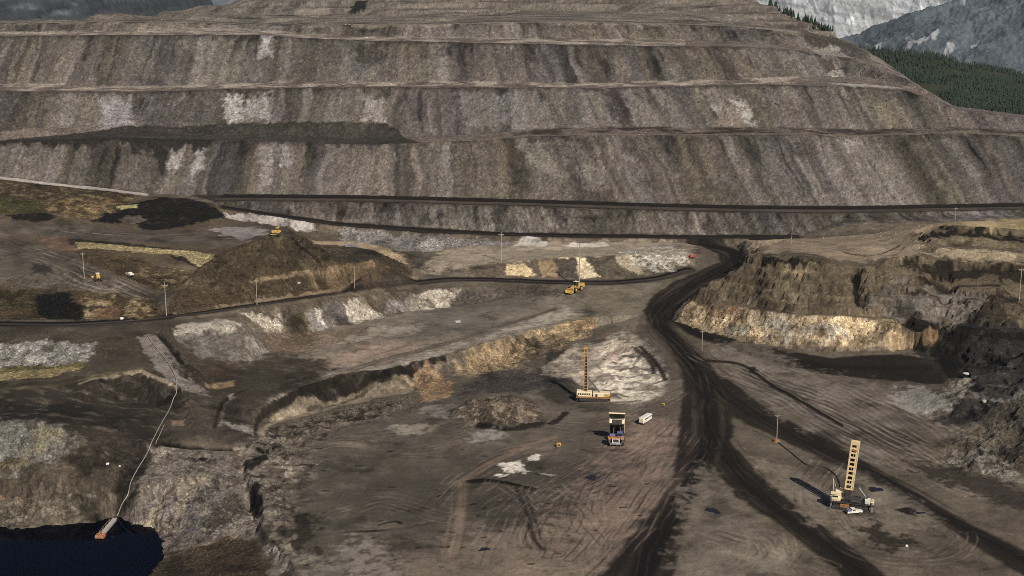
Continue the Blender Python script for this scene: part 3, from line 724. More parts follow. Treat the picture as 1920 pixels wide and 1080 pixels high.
fill([(962, 462), (975, 451), (1004, 447), (1026, 453), (1024, 462)], c(160, 154, 146), 1, 1, 5, .9); fill([(1058, 462), (1072, 454), (1140, 456), (1144, 463)], c(164, 156, 144), 1, 1.2, 5, .9)
fill([(640, 430), (960, 452), (960, 462), (880, 462), (760, 470), (640, 460)], c(118, 113, 110), 1.5, 2, 5, .8, 1)
fill([(780, 455), (830, 450), (830, 470), (800, 474)], c(150, 142, 134), 1, 2, 5, .6, 1)
fill([(425, 398), (560, 414), (600, 428), (560, 432), (470, 414), (420, 408)], c(150, 142, 138), 1, 1.5, 5, .85)
fill([(586, 450), (660, 450), (738, 470), (764, 484), (700, 482), (600, 462)], c(140, 122, 96), 1.2, 1.6, 5, .85)
fill([(640, 456), (670, 456), (674, 463), (640, 463)], c(110, 108, 110), 1, 1, 5, .8)

# ---- cliff between middle bench and pit
fill([(480, 772), (562, 728), (640, 702), (729, 693), (773, 680), (806, 700), (776, 735), (718, 745), (634, 762), (523, 792), (484, 800)], c(80, 72, 62), .4, .4, 5, .9)
fill([(500, 786), (562, 742), (607, 750), (634, 745), (680, 727), (718, 714), (762, 702), (776, 715), (773, 735), (718, 744), (634, 761), (579, 778), (523, 792)], c(112, 101, 86), .6, .5, 5, .9)
fill([(484, 782), (520, 748), (562, 727), (612, 709), (640, 701), (676, 696), (729, 692), (773, 678), (834, 666), (836, 674), (790, 690), (760, 703), (718, 716), (680, 728), (634, 747), (607, 753), (562, 742), (510, 780)], c(45, 38, 32), .45, .4, 5, .92)  # dark band below the crest: overhang shadow painted into the colour
stroke([(530, 784), (600, 762), (680, 738), (760, 718)], .7, c(70, 62, 52), .5, .8, .8)
fill([(500, 805), (579, 780), (634, 764), (718, 748), (773, 740), (780, 768), (718, 784), (634, 796), (540, 826), (500, 830)], c(88, 81, 70), 2, 3, 5, .9, .9); fill([(640, 772), (720, 756), (700, 782), (640, 792)], c(60, 52, 44), 2, 3, 5, .7, blot=.4)
fill([(776, 684), (806, 680), (826, 694), (846, 725), (840, 745), (800, 756), (786, 735), (776, 715)], c(134, 108, 78), 1.5, 2.2, 5, .9, .8); fill([(800, 715), (840, 715), (842, 742), (806, 752)], c(134, 104, 74), 1.5, 2, 5, .7, blot=.35); fill([(782, 695), (806, 700), (800, 730), (784, 725)], c(82, 64, 46), 1.5, 2, 5, .7, blot=.3)
fill([(850, 700), (908, 645), (962, 630), (1032, 612), (1092, 601), (1112, 600), (1100, 628), (1050, 652), (1000, 668), (950, 690), (880, 705)], c(132, 112, 84), 2, 2.5, 5, .95, .9)
for k in range(16):
    u0 = 890 + k * 13
    stroke([(u0, 648 - k * 3), (u0 - 10 - k, 665 - k * 2.6), (u0 - 30, 688 - k * 2)], 1.1, c(166, 138, 100) if k % 2 == 0 else c(86, 74, 58), 1.2, .5, 1.6, dash=12)
fill([(990, 640), (1040, 632), (1045, 655), (1000, 672)], c(80, 70, 58), 2, 3, 5, .8); fill([(1016, 664), (1060, 648), (1066, 668), (1030, 690)], c(52, 48, 43), 1.5, 2, 5, .85)
fill([(1075, 604), (1122, 594), (1120, 608), (1085, 618)], c(136, 108, 80), 1, 1.5, 5, .8)
fill([(900, 700), (1030, 690), (1060, 712), (960, 740), (870, 740)], c(72, 66, 62), 3, 4, 9, .9, .9)
# pale rubble round the far drill
fill([(1040, 672), (1080, 650), (1130, 640), (1168, 618), (1206, 640), (1236, 668), (1252, 708), (1236, 738), (1196, 760), (1145, 753), (1123, 728), (1082, 716), (1030, 702)], c(116, 107, 97), 2.5, 3, 9, .95, .5, v=.25)
def lumps(uv, col, wl, th, k, seed, ax=.55):
    P = H(uv); rs, cs = rect(P, 6); X, Y = GX[rs, cs], GY[rs, cs]
    m = sstep(-2, 2, sd_poly(P, X, Y) + 3 * warp(9)[rs, cs])
    q = fbm((X + Y * .4) * ax, Y, wl, 4, .55, seed=seed); q2 = ridged((X + Y * .4) * ax, Y, wl * 1.3, 2, seed=seed + 1)
    a = (m * sstep(th - .08, th + .14, q) * sstep(.95, .7, q2) * k)[..., None]
    ALB[rs, cs] = ALB[rs, cs] * (1 - a) + col * var(rs, cs, .12) * a
R_ = [(1110, 700), (1140, 670), (1180, 655), (1210, 680), (1250, 704), (1240, 738), (1196, 761), (1145, 754), (1120, 732)]
lumps(R_, c(172, 162, 147), 9, -.12, .95, 5); lumps(R_, c(60, 53, 47), 7, .22, .8, 15)
lumps([(1040, 672), (1080, 650), (1130, 640), (1168, 618), (1206, 640), (1180, 660), (1120, 690), (1120, 712), (1082, 716), (1036, 702)], c(146, 134, 119), 11, -.05, .85, 6); lumps([(1040, 680), (1090, 650), (1168, 625), (1200, 650), (1120, 700), (1040, 704)], c(70, 62, 54), 8, .25, .7, 16)
fill([(1140, 660), (1175, 655), (1165, 675), (1140, 676)], c(132, 108, 100), 2, 2, 5, .6)
fill([(1120, 655), (1160, 632), (1170, 640), (1130, 668)], c(168, 156, 140), 1.5, 2, 5, .7)
stroke([(1200, 650), (1230, 680), (1248, 712)], 1.1, c(46, 40, 35), .6, .9, .5); stroke([(1185, 650), (1218, 676), (1228, 700)], 1.0, c(56, 50, 44), .6, .8, .5); stroke([(1150, 700), (1190, 680), (1200, 668)], .9, c(60, 54, 48), .6, .7, .5)
fill([(1030, 705), (1075, 716), (1085, 745), (1060, 760), (1010, 740)], c(58, 53, 47), 3, 3, 9, .8)
# rubble heap on the floor
fill([(845, 770), (880, 752), (930, 744), (985, 742), (1020, 770), (1015, 800), (940, 804), (870, 796)], c(78, 69, 59), 2, 3, 5, .9, .9)
fill([(900, 765), (940, 748), (990, 760), (1008, 790), (960, 800)], c(106, 93, 80), 2, 2, 5, .6, .9, blot=.4)
stroke([(862, 782), (900, 793), (960, 800), (1012, 798)], 1.0, c(134, 122, 108), .5, .8, .6); stroke([(900, 800), (960, 806), (1030, 795), (1060, 775)], 1.6, c(34, 29, 25), 1, .85, .8)
# pit floor marks
fill([(745, 802), (790, 795), (818, 806), (780, 815), (740, 812)], c(136, 128, 116), 3, 3, 5, .7); fill([(880, 812), (930, 806), (950, 818), (905, 828), (880, 824)], c(122, 118, 112), 3, 3, 5, .75)
fill([(790, 762), (840, 758), (858, 770), (830, 782), (792, 776)], c(118, 112, 106), 2, 2, 5, .6)
fill([(932, 871), (962, 868), (980, 866), (984, 878), (996, 884), (962, 888), (932, 897), (930, 890), (950, 882)], c(178, 170, 158), .6, 1.0, 5, 1.0, blot=.25); fill([(988, 858), (1012, 850), (1010, 862), (994, 864)], c(176, 168, 158), .5, .6, 5, .95); fill([(1014, 888), (1042, 889), (1030, 893)], c(160, 152, 140), .5, .6, 5, .9)
fill([(620, 1040), (660, 1005), (730, 1010), (742, 1090), (640, 1120)], c(118, 110, 100), 4, 4, 9, .7, blot=.35); fill([(500, 1060), (560, 1030), (640, 1050), (600, 1120)], c(104, 97, 88), 4, 4, 9, .7)
stroke([(872, 905), (920, 904), (965, 912), (1004, 922)], 1.0, c(26, 22, 19), .5, .95, .5); stroke([(640, 998), (700, 996), (760, 990), (840, 975)], .7, c(34, 29, 25), .5, .9, .5, dash=30); stroke([(710, 985), (740, 978), (752, 982)], .6, c(32, 28, 24), .5, .9, .4)
stroke([(864, 905), (862, 950), (855, 1000), (845, 1040)], 3.0, c(112, 94, 80), 1.5, .4, .6, tr=.5); stroke([(866, 902), (900, 880), (940, 860), (980, 840), (1040, 820)], 1.8, c(112, 92, 76), 1, .5, .6)
stroke([(968, 915), (990, 970), (1000, 1010), (1020, 1030)], .9, c(48, 41, 36), .5, .8, .4); stroke([(980, 915), (1000, 965), (1012, 1012)], .7, c(52, 45, 39), .5, .7, .4)
for k, uv in enumerate([[(1290, 800), (1240, 860), (1190, 930), (1130, 1010), (1060, 1090)], [(1270, 790), (1200, 860), (1120, 900), (1050, 930), (1010, 1000), (1040, 1040), (1150, 980)], [(1260, 770), (1180, 850), (1060, 920), (960, 960), (900, 1060)], [(1100, 830), (980, 850), (880, 900), (780, 1000)], [(700, 830), (820, 810), (930, 780), (1040, 760)], [(980, 900), (1040, 960), (1060, 1040), (1000, 1090)]]):
    tracks(uv, 6, 13, c(128, 113, 100), .3, .42, 60 + k, 1.5); tracks(uv, 6, 13, c(46, 39, 34), .3, .5, 80 + k, 1.5)
for k, uv in enumerate([[(1260, 800), (1220, 900), (1150, 1000), (1070, 1090)], [(1240, 790), (1130, 880), (1090, 960), (1130, 1030)], [(1200, 830), (1050, 900), (940, 1000), (900, 1090)], [(520, 860), (640, 830), (780, 850), (900, 830)], [(600, 960), (720, 930), (860, 960), (960, 940)], [(1010, 790), (1100, 800), (1200, 770), (1260, 730)]]):
    tracks(uv, 4, 8, c(124, 110, 98), .28, .38, 160 + k, 1.0); tracks(uv, 5, 8, c(48, 41, 36), .28, .45, 170 + k, 1.0)
r_ = np.random.default_rng(5)
for k in range(70):
    u, v = r_.uniform(560, 1240), r_.uniform(830, 1075); L = r_.uniform(3, 12)
    stroke([(u, v), (u + L, v + r_.uniform(-2, 2))], r_.uniform(.2, .5), c(32, 27, 24), .4, .8, .4)
# right floor
fill([(1340, 650), (1560, 706), (1680, 720), (1760, 800), (1640, 860), (1440, 760)], c(92, 84, 77), 6, 6, 22, .8); fill([(1420, 640), (1340, 640), (1350, 690), (1430, 720), (1560, 730), (1500, 690)], c(102, 93, 84), 4, 4, 9, .6)
for k, uv in enumerate([[(1300, 660), (1400, 710), (1500, 760), (1620, 830), (1740, 890), (1900, 960)], [(1330, 650), (1440, 720), (1560, 770), (1680, 830), (1800, 870)], [(1440, 690), (1600, 740), (1700, 790), (1800, 850), (1920, 890)]]):
    tracks(uv, 9, 9, c(46, 39, 33), .5, .65, 100 + k, 2); tracks(uv, 9, 11, c(122, 112, 102), .5, .45, 110 + k, 2)
stroke([(1325, 678), (1360, 680), (1400, 690), (1450, 725), (1530, 770), (1580, 800)], .9, c(40, 34, 29), .5, .9, .4); fill([(1400, 690), (1416, 688), (1424, 696), (1404, 698)], c(34, 30, 26), .5, .6, 5, .9)
fill([(1420, 860), (1500, 880), (1580, 960), (1700, 1000), (1740, 1060), (1600, 1010), (1480, 940)], c(112, 103, 92), 4, 4, 9, .6); fill([(1600, 880), (1720, 940), (1780, 1000), (1660, 980)], c(108, 99, 88), 4, 4, 9, .6)
fill([(1600, 985), (1650, 982), (1690, 1000), (1720, 1022), (1680, 1034), (1630, 1020)], c(44, 38, 28), 2, 3, 5, .85); fill([(1680, 956), (1712, 954), (1720, 968), (1700, 964)], c(32, 27, 24), .8, 1, 5, .9)
fill([(1290, 900), (1320, 870), (1400, 960), (1480, 1040), (1540, 1120), (1280, 1120), (1270, 1060)], c(104, 95, 85), 4, 4, 9, .7); fill([(1310, 935), (1350, 925), (1400, 965), (1330, 980)], c(70, 62, 52), 3, 3, 5, .6)
for k, uv in enumerate([[(1540, 950), (1620, 1030), (1740, 1040), (1790, 1000), (1700, 960)], [(1300, 1000), (1440, 1040), (1600, 1100)], [(1440, 1000), (1450, 1040), (1430, 1080)], [(1560, 860), (1520, 920), (1560, 1000)]]):
    tracks(uv, 6, 9, c(128, 118, 107), .3, .45, 120 + k, 1.2); tracks(uv, 5, 8, c(60, 52, 45), .35, .5, 130 + k, 2)

# ---- right hill, tan bench
fill([(1268, 600), (1292, 568), (1370, 577), (1480, 588), (1560, 592), (1640, 598), (1682, 602), (1690, 640), (1600, 652), (1480, 650), (1400, 640), (1330, 622)], c(140, 123, 98), 1, 1.4, 5, .97, .8, v=.22)
fill([(1400, 592), (1480, 592), (1500, 640), (1440, 636)], c(150, 140, 124), 2, 3, 5, .9, .9, blot=.35); fill([(1316, 570), (1400, 582), (1396, 596), (1330, 590)], c(104, 74, 42), 1, 2, 5, .85, blot=.4); fill([(1340, 600), (1420, 605), (1470, 640), (1400, 634), (1340, 615)], c(160, 140, 108), 2, 2, 5, .7, .9, blot=.4)
fill([(1560, 594), (1640, 600), (1636, 612), (1590, 640), (1550, 650)], c(168, 146, 112), 1, 1.5, 5, .7); fill([(1555, 648), (1640, 620), (1680, 605), (1686, 618), (1600, 650)], c(96, 82, 64), 1, 1.2, 5, .8)
fill([(1440, 640), (1560, 652), (1660, 655), (1660, 664), (1480, 662)], c(82, 72, 62), 1, 1.5, 5, .8)
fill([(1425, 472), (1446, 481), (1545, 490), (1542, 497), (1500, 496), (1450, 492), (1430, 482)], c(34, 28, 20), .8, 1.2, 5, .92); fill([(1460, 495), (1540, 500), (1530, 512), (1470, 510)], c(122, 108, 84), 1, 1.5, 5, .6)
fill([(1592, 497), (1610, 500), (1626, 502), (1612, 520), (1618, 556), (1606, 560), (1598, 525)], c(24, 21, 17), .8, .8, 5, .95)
fill([(1676, 484), (1780, 489), (1850, 496), (1990, 512), (1990, 534), (1900, 524), (1800, 522), (1740, 508), (1690, 502)], c(46, 39, 30), 1, 2, 5, .9); fill([(1560, 505), (1600, 530), (1620, 575), (1560, 560)], c(86, 75, 60), 2, 3, 9, .6)
fill([(1700, 530), (1860, 545), (1830, 600), (1690, 590), (1640, 560)], c(92, 86, 80), 3, 4, 9, .85); fill([(1450, 520), (1540, 520), (1560, 560), (1470, 560)], c(84, 76, 62), 3, 4, 9, .7)
fill([(1842, 570), (1880, 540), (1900, 555), (1870, 600), (1840, 600)], c(52, 45, 34), 2, 3, 5, .8)
stroke([(1720, 518), (1800, 535), (1870, 532)], 1.0, c(44, 38, 30), .8, .8, .8); stroke([(1700, 545), (1760, 560), (1830, 556)], .8, c(48, 42, 36), .8, .7, .8)
fill([(1736, 426), (1790, 416), (1850, 412), (1990, 410), (1990, 436), (1860, 434), (1800, 430)], c(128, 112, 76), 1, 1.5, 5, .9); fill([(1800, 416), (1900, 414), (1900, 422), (1820, 424)], c(150, 132, 104), 1, 1.2, 5, .7)
fill([(1718, 446), (1750, 430), (1800, 433), (1860, 436), (1990, 446), (1990, 462), (1900, 452), (1840, 448), (1780, 442), (1740, 446)], c(36, 29, 19), .8, 2, 5, .92, blot=.25)
fill([(1710, 470), (1800, 465), (1990, 474), (1990, 498), (1860, 488), (1780, 482)], c(130, 117, 98), 1, 1.5, 5, .8); fill([(1560, 470), (1640, 462), (1690, 468), (1640, 482), (1580, 480)], c(140, 122, 102), 1.5, 2, 5, .7); stroke([(1580, 472), (1640, 478), (1686, 460)], .9, c(60, 50, 38), .6, .8, .6)
# coal pit on the right
BLK = c(36, 34, 32)
fill([(1690, 604), (1712, 592), (1780, 606), (1720, 612)], BLK, .8, 1, 5, .9); fill([(1700, 614), (1780, 606), (1990, 622), (1990, 745), (1840, 745), (1790, 720), (1740, 680), (1700, 650)], c(52, 49, 47), 2, 3, 9, .97)
fill([(1706, 616), (1790, 614), (1900, 622), (1990, 624), (1990, 642), (1840, 640), (1790, 640), (1770, 632), (1800, 660), (1808, 690), (1790, 708), (1760, 678), (1728, 655), (1708, 640)], BLK, 1, 1.6, 5, .95)
fill([(1660, 650), (1678, 622), (1700, 616), (1712, 622), (1700, 656), (1670, 660)], c(150, 128, 96), .8, 1.2, 5, .9); fill([(1718, 630), (1758, 622), (1762, 634), (1738, 646)], c(112, 88, 58), .8, 1.2, 5, .9)
fill([(1840, 668), (1990, 660), (1990, 680), (1860, 682)], c(34, 32, 30), 2, 2, 5, .8)
fill([(1664, 742), (1690, 728), (1736, 724), (1770, 742), (1800, 728), (1822, 714), (1810, 740), (1776, 766), (1740, 782), (1700, 768)], c(120, 115, 109), 1.5, 3, 5, .9); fill([(1780, 722), (1815, 700), (1822, 716), (1790, 740), (1776, 744)], c(112, 106, 92), 1.5, 2, 5, .7)
fill([(1750, 790), (1800, 755), (1880, 742), (1870, 765), (1840, 800), (1790, 800)], c(56, 54, 52), 1.5, 2, 5, .9); stroke([(1812, 732), (1840, 745), (1880, 744), (1990, 740)], 1.0, c(92, 90, 88), .6, .8, .6); fill([(1815, 726), (1835, 720), (1840, 735), (1818, 736)], BLK, .8, .8, 5, .9)
fill([(1770, 870), (1800, 832), (1880, 762), (1990, 740), (1990, 890), (1880, 880), (1810, 890)], c(82, 74, 63), 2, 3, 9, .9, .9); fill([(1810, 860), (1850, 840), (1930, 890), (1990, 910), (1990, 925), (1880, 900)], c(124, 119, 108), 1.5, 3, 5, .7, .9, blot=.45); fill([(1770, 850), (1830, 850), (1850, 870), (1800, 872)], c(116, 112, 106), 1.5, 2.5, 5, .7, blot=.4)
fill([(1840, 815), (1880, 790), (1900, 800), (1860, 840)], c(128, 120, 108), 1.5, 2, 5, .5, blot=.5)
fill([(1870, 770), (1990, 755), (1990, 810), (1900, 800)], c(62, 58, 54), 2, 3, 9, .7); fill([(1700, 860), (1800, 880), (1990, 940), (1990, 980), (1800, 920)], c(56, 49, 42), 3, 4, 9, .8)

# ---- left lowland details
fill([(-150, 640), (0, 644), (100, 639), (184, 644), (176, 665), (160, 682), (0, 686), (-150, 686)], c(116, 112, 107), 1.2, 1.5, 5, .95, 1.0, v=.25); fill([(75, 652), (104, 646), (100, 660), (78, 662)], c(70, 64, 56), 1, 1, 5, .8); fill([(38, 662), (60, 657), (56, 668), (40, 668)], c(76, 68, 60), 1, 1, 5, .8)
fill([(-150, 690), (0, 689), (160, 681), (150, 694), (100, 706), (0, 712), (-150, 714)], c(136, 118, 78), .8, 1.2, 5, .92, .9); fill([(-150, 690), (0, 689), (168, 680), (166, 690), (90, 692), (0, 698), (-150, 698)], c(84, 80, 38), .6, 1.2, 5, .8, .9, blot=.2)
fill([(-150, 714), (0, 714), (40, 712), (0, 724), (-150, 724)], c(40, 44, 18), .8, 1.2, 5, .8)
fill([(262, 632), (292, 628), (330, 690), (384, 742), (340, 735), (320, 715), (290, 690)], c(110, 103, 96), 1, 1.5, 5, .9, .5); fill([(286, 628), (300, 628), (345, 690), (400, 745), (384, 744), (334, 690)], c(98, 92, 86), .8, 1, 5, .8, .4); stroke([(296, 624), (320, 650), (340, 676)], 1.0, c(36, 31, 26), .8, .9, .6)
stroke([(0, 730), (100, 722), (190, 704), (265, 690)], 1.4, c(108, 96, 70), .8, .6, 1.2); stroke([(150, 718), (200, 708), (262, 694), (276, 700), (330, 724)], .8, c(136, 122, 104), .6, .7, .6); fill([(170, 700), (265, 660), (280, 690), (190, 705)], c(78, 70, 56), 2, 2, 5, .7); fill([(-150, 722), (60, 716), (160, 706), (120, 722), (-150, 745)], c(66, 60, 46), 2, 2, 5, .8)
fill([(-150, 760), (0, 760), (140, 756), (200, 775), (120, 790), (0, 786), (-150, 784)], c(46, 42, 38), 3, 3, 9, .8)
fill([(-150, 790), (0, 790), (75, 790), (110, 802), (135, 830), (110, 855), (50, 866), (0, 872), (-150, 880)], c(106, 103, 97), 5, 4, 5, .92, .9, v=.22); fill([(60, 800), (110, 802), (120, 830), (60, 850), (20, 862), (60, 825)], c(112, 104, 78), 2, 3, 5, .6, .9, blot=.3); fill([(0, 862), (60, 856), (50, 868), (0, 876)], c(104, 92, 58), 1.5, 2, 5, .7)
fill([(-150, 930), (0, 925), (180, 920), (225, 935), (200, 962), (100, 975), (0, 985), (-150, 990)], c(84, 76, 66), 2, 3, 5, .8, .9); stroke([(0, 930), (20, 932), (40, 930)], .8, c(120, 96, 72), .6, .7, .5)
for k in range(9):
    v0 = 925 + k * 6; stroke([(20 * k, v0 + 20), (40 + 18 * k, v0 + 12), (90 + 14 * k, v0 + 2)], .5, c(124, 113, 98), .5, .6, .6, dash=15)
fill([(235, 880), (275, 870), (268, 915), (230, 945), (205, 925)], c(40, 35, 29), 1.5, 2, 5, .9); fill([(150, 975), (225, 960), (230, 975), (170, 985)], c(34, 30, 25), 1.5, 1.5, 5, .85)
fill([(276, 850), (300, 834), (380, 842), (440, 850), (472, 880), (482, 940), (478, 1000), (420, 1010), (340, 1036), (300, 1030), (284, 992), (226, 986), (246, 930), (272, 884)], c(100, 92, 85), 4, 3, 9, .95, .8)
fill([(342, 892), (385, 894), (396, 902), (366, 928), (346, 960), (312, 992), (290, 985), (250, 985), (288, 950), (312, 918)], c(138, 126, 108), 1.2, 1.2, 5, .9, .8); fill([(300, 960), (326, 930), (340, 935), (318, 968), (296, 985)], c(106, 100, 98), 1, 1.5, 5, .8, 1.0); fill([(366, 925), (396, 905), (440, 920), (400, 1000), (330, 1010), (345, 965)], c(98, 92, 88), 1.5, 2, 5, .7, 1.0)
fill([(390, 950), (440, 930), (460, 960), (410, 990)], c(70, 62, 52), 2, 3, 5, .7); fill([(276, 846), (300, 834), (330, 838), (310, 858), (285, 866)], c(140, 130, 120), 1, 1.5, 5, .8, 1)
stroke([(310, 828), (360, 834), (420, 838), (470, 832)], 1.2, c(28, 24, 20), .8, .9, .8); fill([(360, 856), (390, 858), (388, 864), (362, 864)], c(26, 22, 18), .5, .5, 5, .9); fill([(412, 795), (474, 798), (478, 812), (440, 808)], c(132, 124, 116), 1.5, 2, 5, .7)
fill([(445, 835), (470, 832), (478, 850), (455, 856)], c(140, 128, 112), 1, 1.5, 5, .7)
fill([(240, 1090), (300, 1052), (360, 1030), (420, 1008), (476, 1012), (500, 1060), (530, 1180), (200, 1180)], c(76, 63, 47), 1.5, 2, 5, .95, .9); stroke([(300, 1046), (370, 1024), (450, 1004)], .8, c(110, 96, 78), .6, .7, .8)
stroke([(216, 983), (236, 988), (272, 991)], 1.0, c(176, 160, 146), .4, .95, .3)
# scarp: light broken rock on the pit side
fill([(470, 812), (520, 812), (580, 850), (600, 880), (560, 890), (520, 870), (478, 885)], c(108, 100, 90), 2, 3, 5, .7, .95, blot=.4); fill([(500, 865), (540, 862), (566, 885), (540, 890)], c(150, 140, 128), 1, 1.5, 5, .6, blot=.3); fill([(484, 892), (530, 900), (540, 960), (500, 960)], c(92, 85, 76), 2, 3, 5, .7, .95); fill([(500, 1020), (530, 1030), (545, 1060), (515, 1055)], c(130, 122, 114), 1, 2, 5, .7, .95)
fill([(540, 960), (600, 970), (580, 1030), (530, 1010)], c(44, 38, 33), 3, 4, 5, .7)
stroke([(478, 840), (500, 848), (520, 838)], 1.2, c(26, 22, 18), .8, .85, .6)

# ---- left highland details
fill([(-150, 328), (0, 336), (100, 347), (200, 357), (275, 367), (240, 385), (170, 408), (-150, 404)], c(76, 62, 46), 1.5, 2, 5, .95, .9, v=.3); fill([(-150, 330), (100, 350), (260, 366), (200, 400), (-150, 400)], c(112, 96, 66), 2, 3, 5, .55, .9, blot=.62, bwl=5); fill([(-150, 370), (0, 372), (76, 374), (84, 392), (60, 402), (-150, 402)], c(74, 70, 36), 1.5, 2.5, 5, .85, .9); fill([(90, 380), (200, 372), (230, 392), (170, 408), (100, 404)], c(120, 98, 56), 2, 3, 5, .6, .9, blot=.4)
fill([(12, 403), (40, 401), (56, 412), (30, 416)], BLK, .8, 1.2, 5, .9); fill([(50, 405), (90, 401), (106, 412), (60, 418)], BLK, .8, 1.2, 5, .9)
fill([(165, 416), (225, 390), (258, 380), (300, 372), (350, 370), (392, 384), (428, 410), (390, 414), (330, 428), (276, 432), (250, 420)], c(34, 31, 28), 1, 1.6, 5, .96, .6); fill([(226, 410), (262, 403), (276, 412), (262, 420), (230, 419)], c(92, 85, 76), 1, 1.5, 5, .8); fill([(212, 387), (256, 384), (258, 391), (226, 392)], c(160, 148, 92), .6, .8, 5, .85)
fill([(-150, 418), (100, 418), (250, 432), (420, 430), (540, 425), (560, 446), (440, 460), (150, 452), (-150, 440)], c(78, 71, 64), 2, 2.5, 5, .9)
fill([(390, 430), (440, 424), (500, 428), (500, 440), (450, 450), (420, 440)], c(122, 114, 112), 1.5, 2, 5, .8)
for k in range(7): stroke([(60 + 30 * k, 430 + k * 1.5), (200 + 30 * k, 440 + k), (330 + 25 * k, 440 + k)], .6, c(116, 108, 98) if k % 2 else c(42, 37, 32), .5, .7, .5, dash=40)
fill([(110, 446), (200, 452), (400, 474), (410, 480), (270, 462), (130, 458)], c(44, 40, 28), 1, 1.2, 5, .8)
fill([(142, 462), (402, 484), (345, 534), (310, 546), (200, 506), (150, 492)], c(80, 65, 46), 1.5, 2, 5, .92, .9, v=.25); fill([(250, 500), (390, 490), (330, 545), (270, 520)], c(122, 104, 68), 1.5, 2, 5, .55, .9, blot=.6); fill([(200, 478), (250, 480), (250, 500), (200, 500)], c(92, 74, 40), 1.5, 2, 5, .6, .9)
fill([(140, 453), (200, 457), (270, 465), (340, 470), (403, 476), (396, 486), (340, 480), (260, 474), (190, 468), (146, 466)], c(140, 125, 88), .6, .9, 5, .95, .9)
fill([(-150, 440), (0, 440), (130, 476), (220, 520), (320, 556), (316, 576), (220, 552), (100, 540), (-150, 530)], c(82, 75, 67), 2, 2, 5, .9); tracks([(0, 445), (80, 470), (160, 510), (240, 545), (310, 570)], 9, 7, c(58, 52, 45), .5, .6, 140); tracks([(0, 455), (80, 480), (160, 515), (240, 545), (310, 568)], 7, 7, c(122, 114, 104), .5, .5, 141)
fill([(60, 494), (100, 498), (96, 512), (60, 514)], c(50, 47, 42), 1.2, 1.5, 5, .8); fill([(66, 440), (130, 448), (140, 470), (90, 462)], c(106, 80, 64), 2, 2.5, 5, .6)
fill([(-150, 540), (0, 543), (110, 546), (200, 550), (284, 566), (316, 580), (310, 596), (200, 600), (-150, 600)], c(82, 67, 44), 1.2, 2, 5, .95, .9, v=.25); fill([(66, 556), (110, 546), (134, 560), (165, 582), (160, 600), (90, 598), (70, 580)], c(26, 26, 14), 1, 2, 5, .92, .9); fill([(-150, 545), (60, 548), (66, 575), (-150, 580)], c(56, 50, 28), 2, 3, 5, .7, .9, blot=.4)
fill([(150, 562), (206, 554), (220, 575), (226, 596), (165, 600)], c(128, 110, 80), 1, 1.6, 5, .85, .9, blot=.45); fill([(232, 566), (276, 562), (290, 590), (240, 600)], c(126, 109, 80), 1, 1.6, 5, .85, .9, blot=.5); fill([(176, 578), (222, 572), (226, 597), (180, 600)], c(104, 70, 42), 1, 1.5, 5, .7, .9)
fill([(316, 568), (404, 484), (515, 438), (546, 434), (590, 456), (700, 468), (768, 506), (770, 526), (640, 544), (480, 567), (330, 590), (310, 585)], c(76, 65, 49), 1, 1.2, 5, .97, .8, v=.2)
fill([(480, 456), (515, 438), (548, 434), (592, 460), (620, 490), (560, 506), (500, 480)], c(68, 60, 47), 2, 3, 9, .8); fill([(640, 470), (700, 468), (764, 506), (740, 525), (660, 500)], c(62, 56, 46), 2, 3, 9, .8); stroke([(470, 527), (520, 520), (560, 511), (640, 500), (700, 492)], 1.1, c(122, 104, 78), .7, .7, .6); stroke([(548, 440), (575, 470), (600, 492)], 1.0, c(38, 32, 24), .8, .7, .8); fill([(340, 545), (420, 540), (500, 560), (400, 578), (330, 585)], c(92, 68, 50), 2, 3, 9, .6); fill([(580, 520), (760, 510), (700, 535), (600, 548)], c(96, 76, 54), 2, 3, 9, .6)

fill([(322, 788), (345, 786), (346, 798), (326, 799)], c(124, 100, 78), .8, .3, 5, .7)
stroke([(p[0], p[1] - 8) for p in T1[:5]], 5, c(150, 143, 134), 1, .9, .6, exact=True)
stroke([(456, 734), (428, 748), (410, 772), (402, 802)], .6, c(40, 34, 29), .6, .7, .5); stroke([(440, 745), (420, 765), (414, 800)], .6, c(96, 87, 76), .5, .6, .4)
fill([(428, 742), (440, 738), (432, 752)], c(120, 116, 108), .8, .8, 5, .7)
for P_, c_ in (([pD(500, 42, 1400), pD(522, 27, 1412), pD(560, 29, 1412), pD(572, 41, 1400)], c(34, 32, 31)), ([pD(655, 24, 1420), pD(668, 2, 1450), pD(690, 0, 1450), pD(684, 26, 1420)], c(30, 31, 34))):
    fill([q[:2] for q in P_], c_, 2, 2, 9, .9, exact=True)
for u in range(290, 640, 26): stroke([pD(u + 20, 8, 1470)[:2], pD(u, 26, 1430)[:2], pD(u - 14, 38, 1400)[:2]], 2.5, c(112, 106, 102) if (u // 26) % 3 else c(66, 62, 58), 3, .5, 2, exact=True)
stroke([(566, 734), (524, 752), (492, 774), (480, 796), (480, 812)], .9, c(48, 41, 35), .6, .85, .5)
stroke([(572, 768), (530, 784), (500, 800), (490, 816)], 1.0, c(126, 114, 98), .6, .8, .5)
GM = [(250, 940), (290, 845), (440, 852), (470, 885), (478, 940), (470, 1000), (320, 1030), (285, 990)]
lumps(GM, c(66, 59, 52), 8, .10, .7, 51, 1.4); lumps(GM, c(128, 118, 104), 6, .2, .6, 53, 1.4); lumps([(300, 1040), (470, 1000), (500, 1060), (500, 1120), (260, 1120)], c(52, 44, 34), 6, .12, .7, 55)
ZR = [(484, 806), (560, 790), (640, 770), (720, 756), (770, 748), (700, 790), (620, 810), (580, 850), (600, 890), (550, 930), (560, 1000), (600, 1050), (540, 1060), (494, 1000), (492, 930), (462, 880), (464, 850)]
